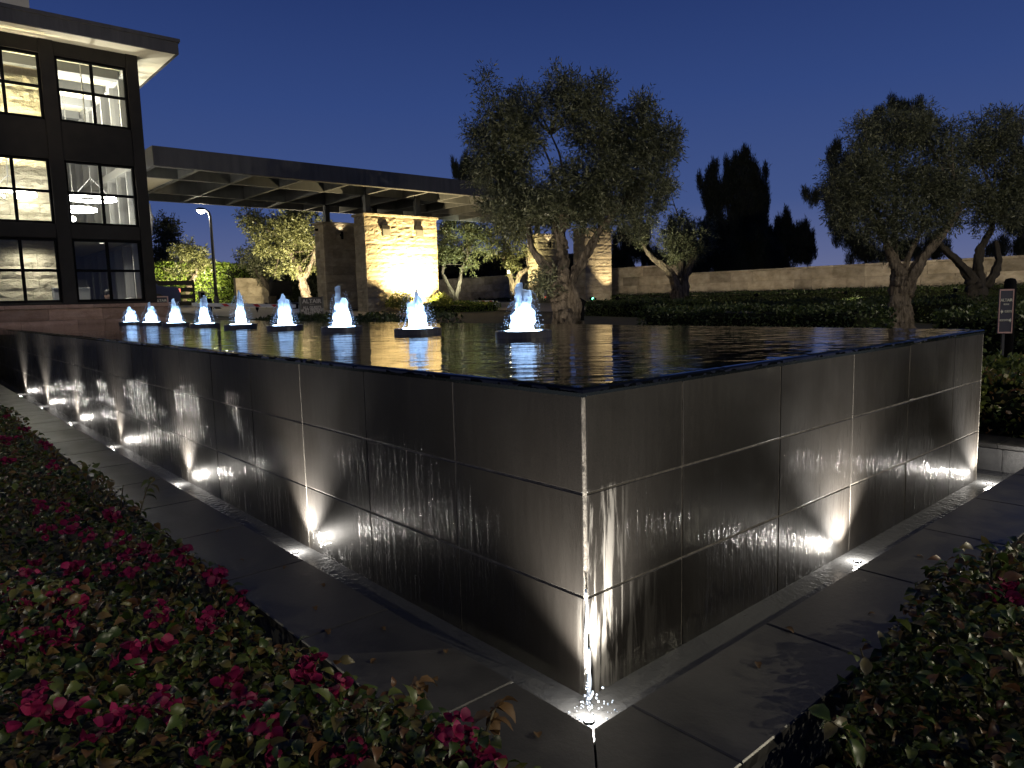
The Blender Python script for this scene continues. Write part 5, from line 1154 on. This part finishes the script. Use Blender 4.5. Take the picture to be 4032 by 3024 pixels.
def many(P, D, Nn, size, base, faces):
    """instances baked to one mesh; D tip direction, Nn approximate face normal"""
    Xa = unit(np.cross(D, Nn)); Na = np.cross(Xa, D); n_ = len(P); k = len(base)
    Vv = P[:, None, :] + size[:, None, None] * (base[None, :, 0:1] * Xa[:, None, :] + base[None, :, 1:2] * D[:, None, :] + base[None, :, 2:3] * Na[:, None, :])
    Q = faces[None] + (np.arange(n_) * k)[:, None, None]
    return Vv.reshape(-1, 3), Q.reshape(-1, faces.shape[1])
def hump(x, y): return .05 * math.sin(x * 4.1 + y * 1.7) + .045 * math.sin(y * 3.3 - x * 2.2 + 1) + .03 * math.sin(x * 9 + y * 7.7)
hv = np.vectorize(hump)
bractM = mk('bract_leaf', BV, BF, M['bract'], True); leafM = [mk('leaf_blade', LV, LF, M['boug'], True), mk('leaf_blade_dry', LV, LF, M['dry'], True)]
def leafmat_var():
    out = []
    for i, c in enumerate([(.035, .06, .012), (.065, .10, .02), (.10, .125, .03), (.12, .10, .04), (.14, .07, .03)]):
        c = tuple(v * .8 for v in c); m_ = leafmat('single_leaf', [c, tuple(v * 1.25 for v in c)], .25, .38, spec=.5); out.append(mk('leaf_blade', LV, LF, m_, True))
    return out
LVAR = leafmat_var()
def flower_meshes(nv=6):
    out = []; rr = np.random.default_rng(5)
    for v in range(nv):
        nf = rr.integers(5, 11); P = []; D = []; Nn = []; S = []
        for f in range(nf):
            c = rr.normal(size=3) * np.array([.030, .030, .018]); ax = unit((np.array([[0, 0, 1.0]]) + rr.normal(size=(1, 3)) * .55))[0]; a0 = rr.uniform(0, 6.28)
            t1 = unit(np.cross(ax, rr.normal(size=3))[None])[0]; t2 = np.cross(ax, t1)
            for k in range(3):
                a = a0 + k * 2.094; dr = math.cos(a) * t1 + math.sin(a) * t2; D.append(dr * .72 + ax * .70); Nn.append(ax * .75 - dr * .66); P.append(c + dr * .004); S.append(rr.uniform(.030, .043))
        Vv, Q = many(np.array(P), unit(np.array(D)), unit(np.array(Nn)), np.array(S), BV, np.array(BF)); out.append(npmesh('bract_cluster', Vv, Q, M['bract'], True))
    return out
FLW = flower_meshes()
def bougainvillea(label, region, nleaf, nflow, shoots, seed, top, flow_list, loc, edge=None):
    rr = np.random.default_rng(seed); rd = random.Random(seed)
    t_ = thing('bougainvillea', label, 'shrub', loc, 'bougainvillea beds')
    def sample(n_):
        X = []; 
        while len(X) < n_:
            c = region(rr)
            if c is not None: X.append(c)
        return np.array(X)
    def ztop(xy): return top(xy) + hv(xy[:, 0], xy[:, 1])
    XY = sample(nleaf); zt = ztop(XY); dep = rr.random(nleaf) ** 1.6 * .26
    if edge is not None:                                            # foliage rounds off towards the coping
        e = np.array([edge(x, y) for x, y in XY]); zt = zt - .22 * np.exp(-e / .07)
    P = np.column_stack([XY, zt - dep]) + rr.normal(size=(nleaf, 3)) * .015
    D = unit(rr.normal(size=(nleaf, 3)) * np.array([1, 1, .5]) + np.array([0, 0, -.05])); Nn = unit(rr.normal(size=(nleaf, 3)) * .55 + np.array([0, 0, 1]))
    size = rr.uniform(.024, .058, nleaf); dist = np.linalg.norm(P - EYE, axis=1)
    # the 300 leaves that show largest become leaves of their own
    vis = P - EYE; vd = vis @ FWD; pxx = np.abs((vis @ CM[:, 0]) / vd); pyy = (vis @ CM[:, 1]) / vd
    ok = (vd > .2) & (pxx < .70) & (np.abs(pyy) < .52) & (dep < .05); score = np.where(ok, size / dist, 0); big = np.argsort(-score)[:300]; rest = np.setdiff1d(np.arange(nleaf), big)
    Vv, Q = many(P[rest], D[rest], Nn[rest], size[rest], LV, LFa); fo = put('foliage', npmesh('foliage', Vv, Q, M['boug'], True), t_); fo['kind'] = 'stuff'
    for i in big:
        d = Vector(D[i]); nn = Vector(Nn[i]); xa = d.cross(nn).normalized(); na = xa.cross(d); mt = Matrix((xa, d, na)).transposed()
        put('leaf', LVAR[min(4, int(rr.random() ** 1.4 * 5))], t_, loc=P[i], rot=mt.to_euler(), scale=(size[i],) * 3)
    fl = [q for q in flow_list if q[0] < -o1 + .02 or q[1] < -o1 + .02]      # none hangs free over the coping
    XYf = sample(nflow); zf = ztop(XYf)
    if edge is not None: zf = zf - .22 * np.exp(-np.array([edge(x, y) for x, y in XYf]) / .07)
    for k in range(nflow): fl.append((XYf[k, 0], XYf[k, 1], zf[k] + .012))
    for (x, y, z) in fl: put('flower', FLW[rd.randrange(len(FLW))], t_, loc=(x, y, z), rot=(rd.uniform(-.35, .35), rd.uniform(-.35, .35), rd.uniform(0, 6.28)), scale=(rd.uniform(.52, .9),) * 3)
    mb = MB()
    XYs = sample(160); zs_ = ztop(XYs)
    for k in range(160):
        x, y = XYs[k]; mb.tube([(x + rd.uniform(-.1, .1), y + rd.uniform(-.1, .1), .02), (x, y, zs_[k] * .55), (x + rd.uniform(-.06, .06), y + rd.uniform(-.06, .06), zs_[k] - .04)], [.006, .004, .0025], 5)
    o_ = part('stems', mb, M['stem'], t_); o_['kind'] = 'stuff'
    for (path, dry) in shoots:                                      # single shoots that poke out over the coping
        pts = [np.array(p, float) for p in path]; sh = part('shoot', MB().tube(pts, [.0045, .0035, .002][:len(pts)], 6), M['stem'], t_, True)
        for j in range(9):
            s = .25 + .75 * j / 8; i = min(int(s * (len(pts) - 1)), len(pts) - 2); q = pts[i] + (pts[i + 1] - pts[i]) * (s * (len(pts) - 1) - i)
            d = Vector((rd.gauss(0, 1), rd.gauss(0, 1), rd.uniform(-.9, .2))).normalized(); nn = Vector((rd.gauss(0, .4), rd.gauss(0, .4), 1)); xa = d.cross(nn).normalized(); na = xa.cross(d)
            o = put('leaf', leafM[1] if dry else LVAR[rd.randrange(4)], sh, loc=q, rot=Matrix((xa, d, na)).transposed().to_euler(), scale=(rd.uniform(.045, .075),) * 3); o.matrix_parent_inverse = Matrix()
    # dark soil under the plants
    return t_
XE = -o1 - .02
def regL(rr):
    y = -1.25 + 11.5 * rr.random() ** 1.9; x = XE - .01 - rr.random() * (1.35 if y < 3 else 1.6)
    if (x + 1.80) ** 2 + (y + 1.70) ** 2 < .55 ** 2: return None
    if y < -.75 and x > -1.0: return None
    # the bed is cut on a slant towards the viewer's standing place
    if y < -.35 and x > -.80 - (y + .35) * -.55 * -1: return None
    return (x, y)
def topL(xy): return .40 + .0 * xy[:, 0] - .05 * np.clip((-.3 - xy[:, 1]), 0, 1)
def edgeL(x, y): return max(0.0, XE - x)
def fpx(px, z): p = onz(px, z); return (p[0], p[1], p[2])
flL = [fpx(p, .42) for p in ((130, 2380), (60, 2400), (200, 2360), (270, 2330), (330, 2400), (260, 2440), (150, 2000), (250, 2000), (280, 2090), (180, 2090), (350, 2120), (470, 2130), (560, 2170), (590, 2200), (500, 2200), (720, 2200), (520, 2260), (830, 2290), (640, 2440), (800, 2460), (850, 2430), (190, 2510), (280, 2510), (510, 2600), (610, 2560), (690, 1920), (430, 2030), (90, 1690), (30, 1640), (180, 1760), (20, 1740), (550, 2810), (640, 2790), (420, 2870), (130, 2850), (240, 2820), (950, 2370), (310, 2240), (420, 2250), (100, 2260), (20, 2350), (40, 2540))]
flL += [fpx(p, .40) for p in ((1190, 2660), (1330, 2720), (1230, 2640), (1700, 2900), (1780, 2880), (1830, 2920), (1750, 2940), (1900, 2990), (1950, 3010), (1370, 3000), (1420, 3010), (1070, 2920), (800, 2960), (970, 2790))]
shL = [([(-.84, 2.55, .34), (-.76, 2.68, .44), (-.68, 2.85, .46)], False), ([(-.88, -.16, .34), (-.82, -.14, .41), (-.78, -.10, .41)], True), ([(-.82, -.40, .33), (-.75, -.38, .42), (-.70, -.34, .41)], True)]
bougainvillea('wide bed of magenta bougainvillea along the left side of the pool', regL, 24000, 22, shL, 71, topL, flL, (-1.4, 2, 0), edgeL)
YEg = -o1 - .02
def regR(rr):
    x = -.75 + 5.2 * rr.random() ** 1.5; y = YEg - .01 - rr.random() * 1.0
    if (x + 1.80) ** 2 + (y + 1.70) ** 2 < .8 ** 2: return None
    if x < .35 and y > -.78 - (.35 - x) * .38: return None
    if x > 1.2 and y > -.95: return None
    return (x, y)
def topR(xy): return .40 - .12 * np.clip((.2 - xy[:, 0]), 0, 1) + .06 * np.clip(xy[:, 0], 0, 1)
def edgeR(x, y): return max(0.0, YEg - y)
flR = [fpx(p, .47) for p in ((3960, 2320), (3990, 2360), (3920, 2350), (4020, 2330))]
shR = [([(-.10, -1.0, .32), (-.12, -.97, .38), (-.14, -.95, .40)], False)]
bougainvillea('darker bougainvillea bed at the lower right with few flowers', regR, 14000, 3, shR, 72, topR, flR, (1.0, -1.3, 0), edgeR)

# a few fallen leaves and bracts on the coping
for k, (x, y, z) in enumerate([(a, b, ZC + .004) for a, b in [(-.55, .15), (-.62, .42), (-.48, .62), (-.58, .98), (-.45, 1.18), (-.66, -.05), (-.52, -.30), (-.6, 1.75), (-.5, 2.3), (.3, -.5), (.95, -.62), (1.7, -.5), (-.42, .28), (-.64, .75), (-.47, 1.5), (.6, -.44)]]):
    o = put('fallen_leaf', leafM[1], loc=(x, y, z), rot=(random.uniform(-.1, .1), random.uniform(-.1, .1), random.uniform(0, 6.28)), scale=(random.uniform(.025, .042),) * 3)
    tag(o, 'small dark fallen leaf lying on the slate coping', 'leaf', 'fallen leaves on the coping')
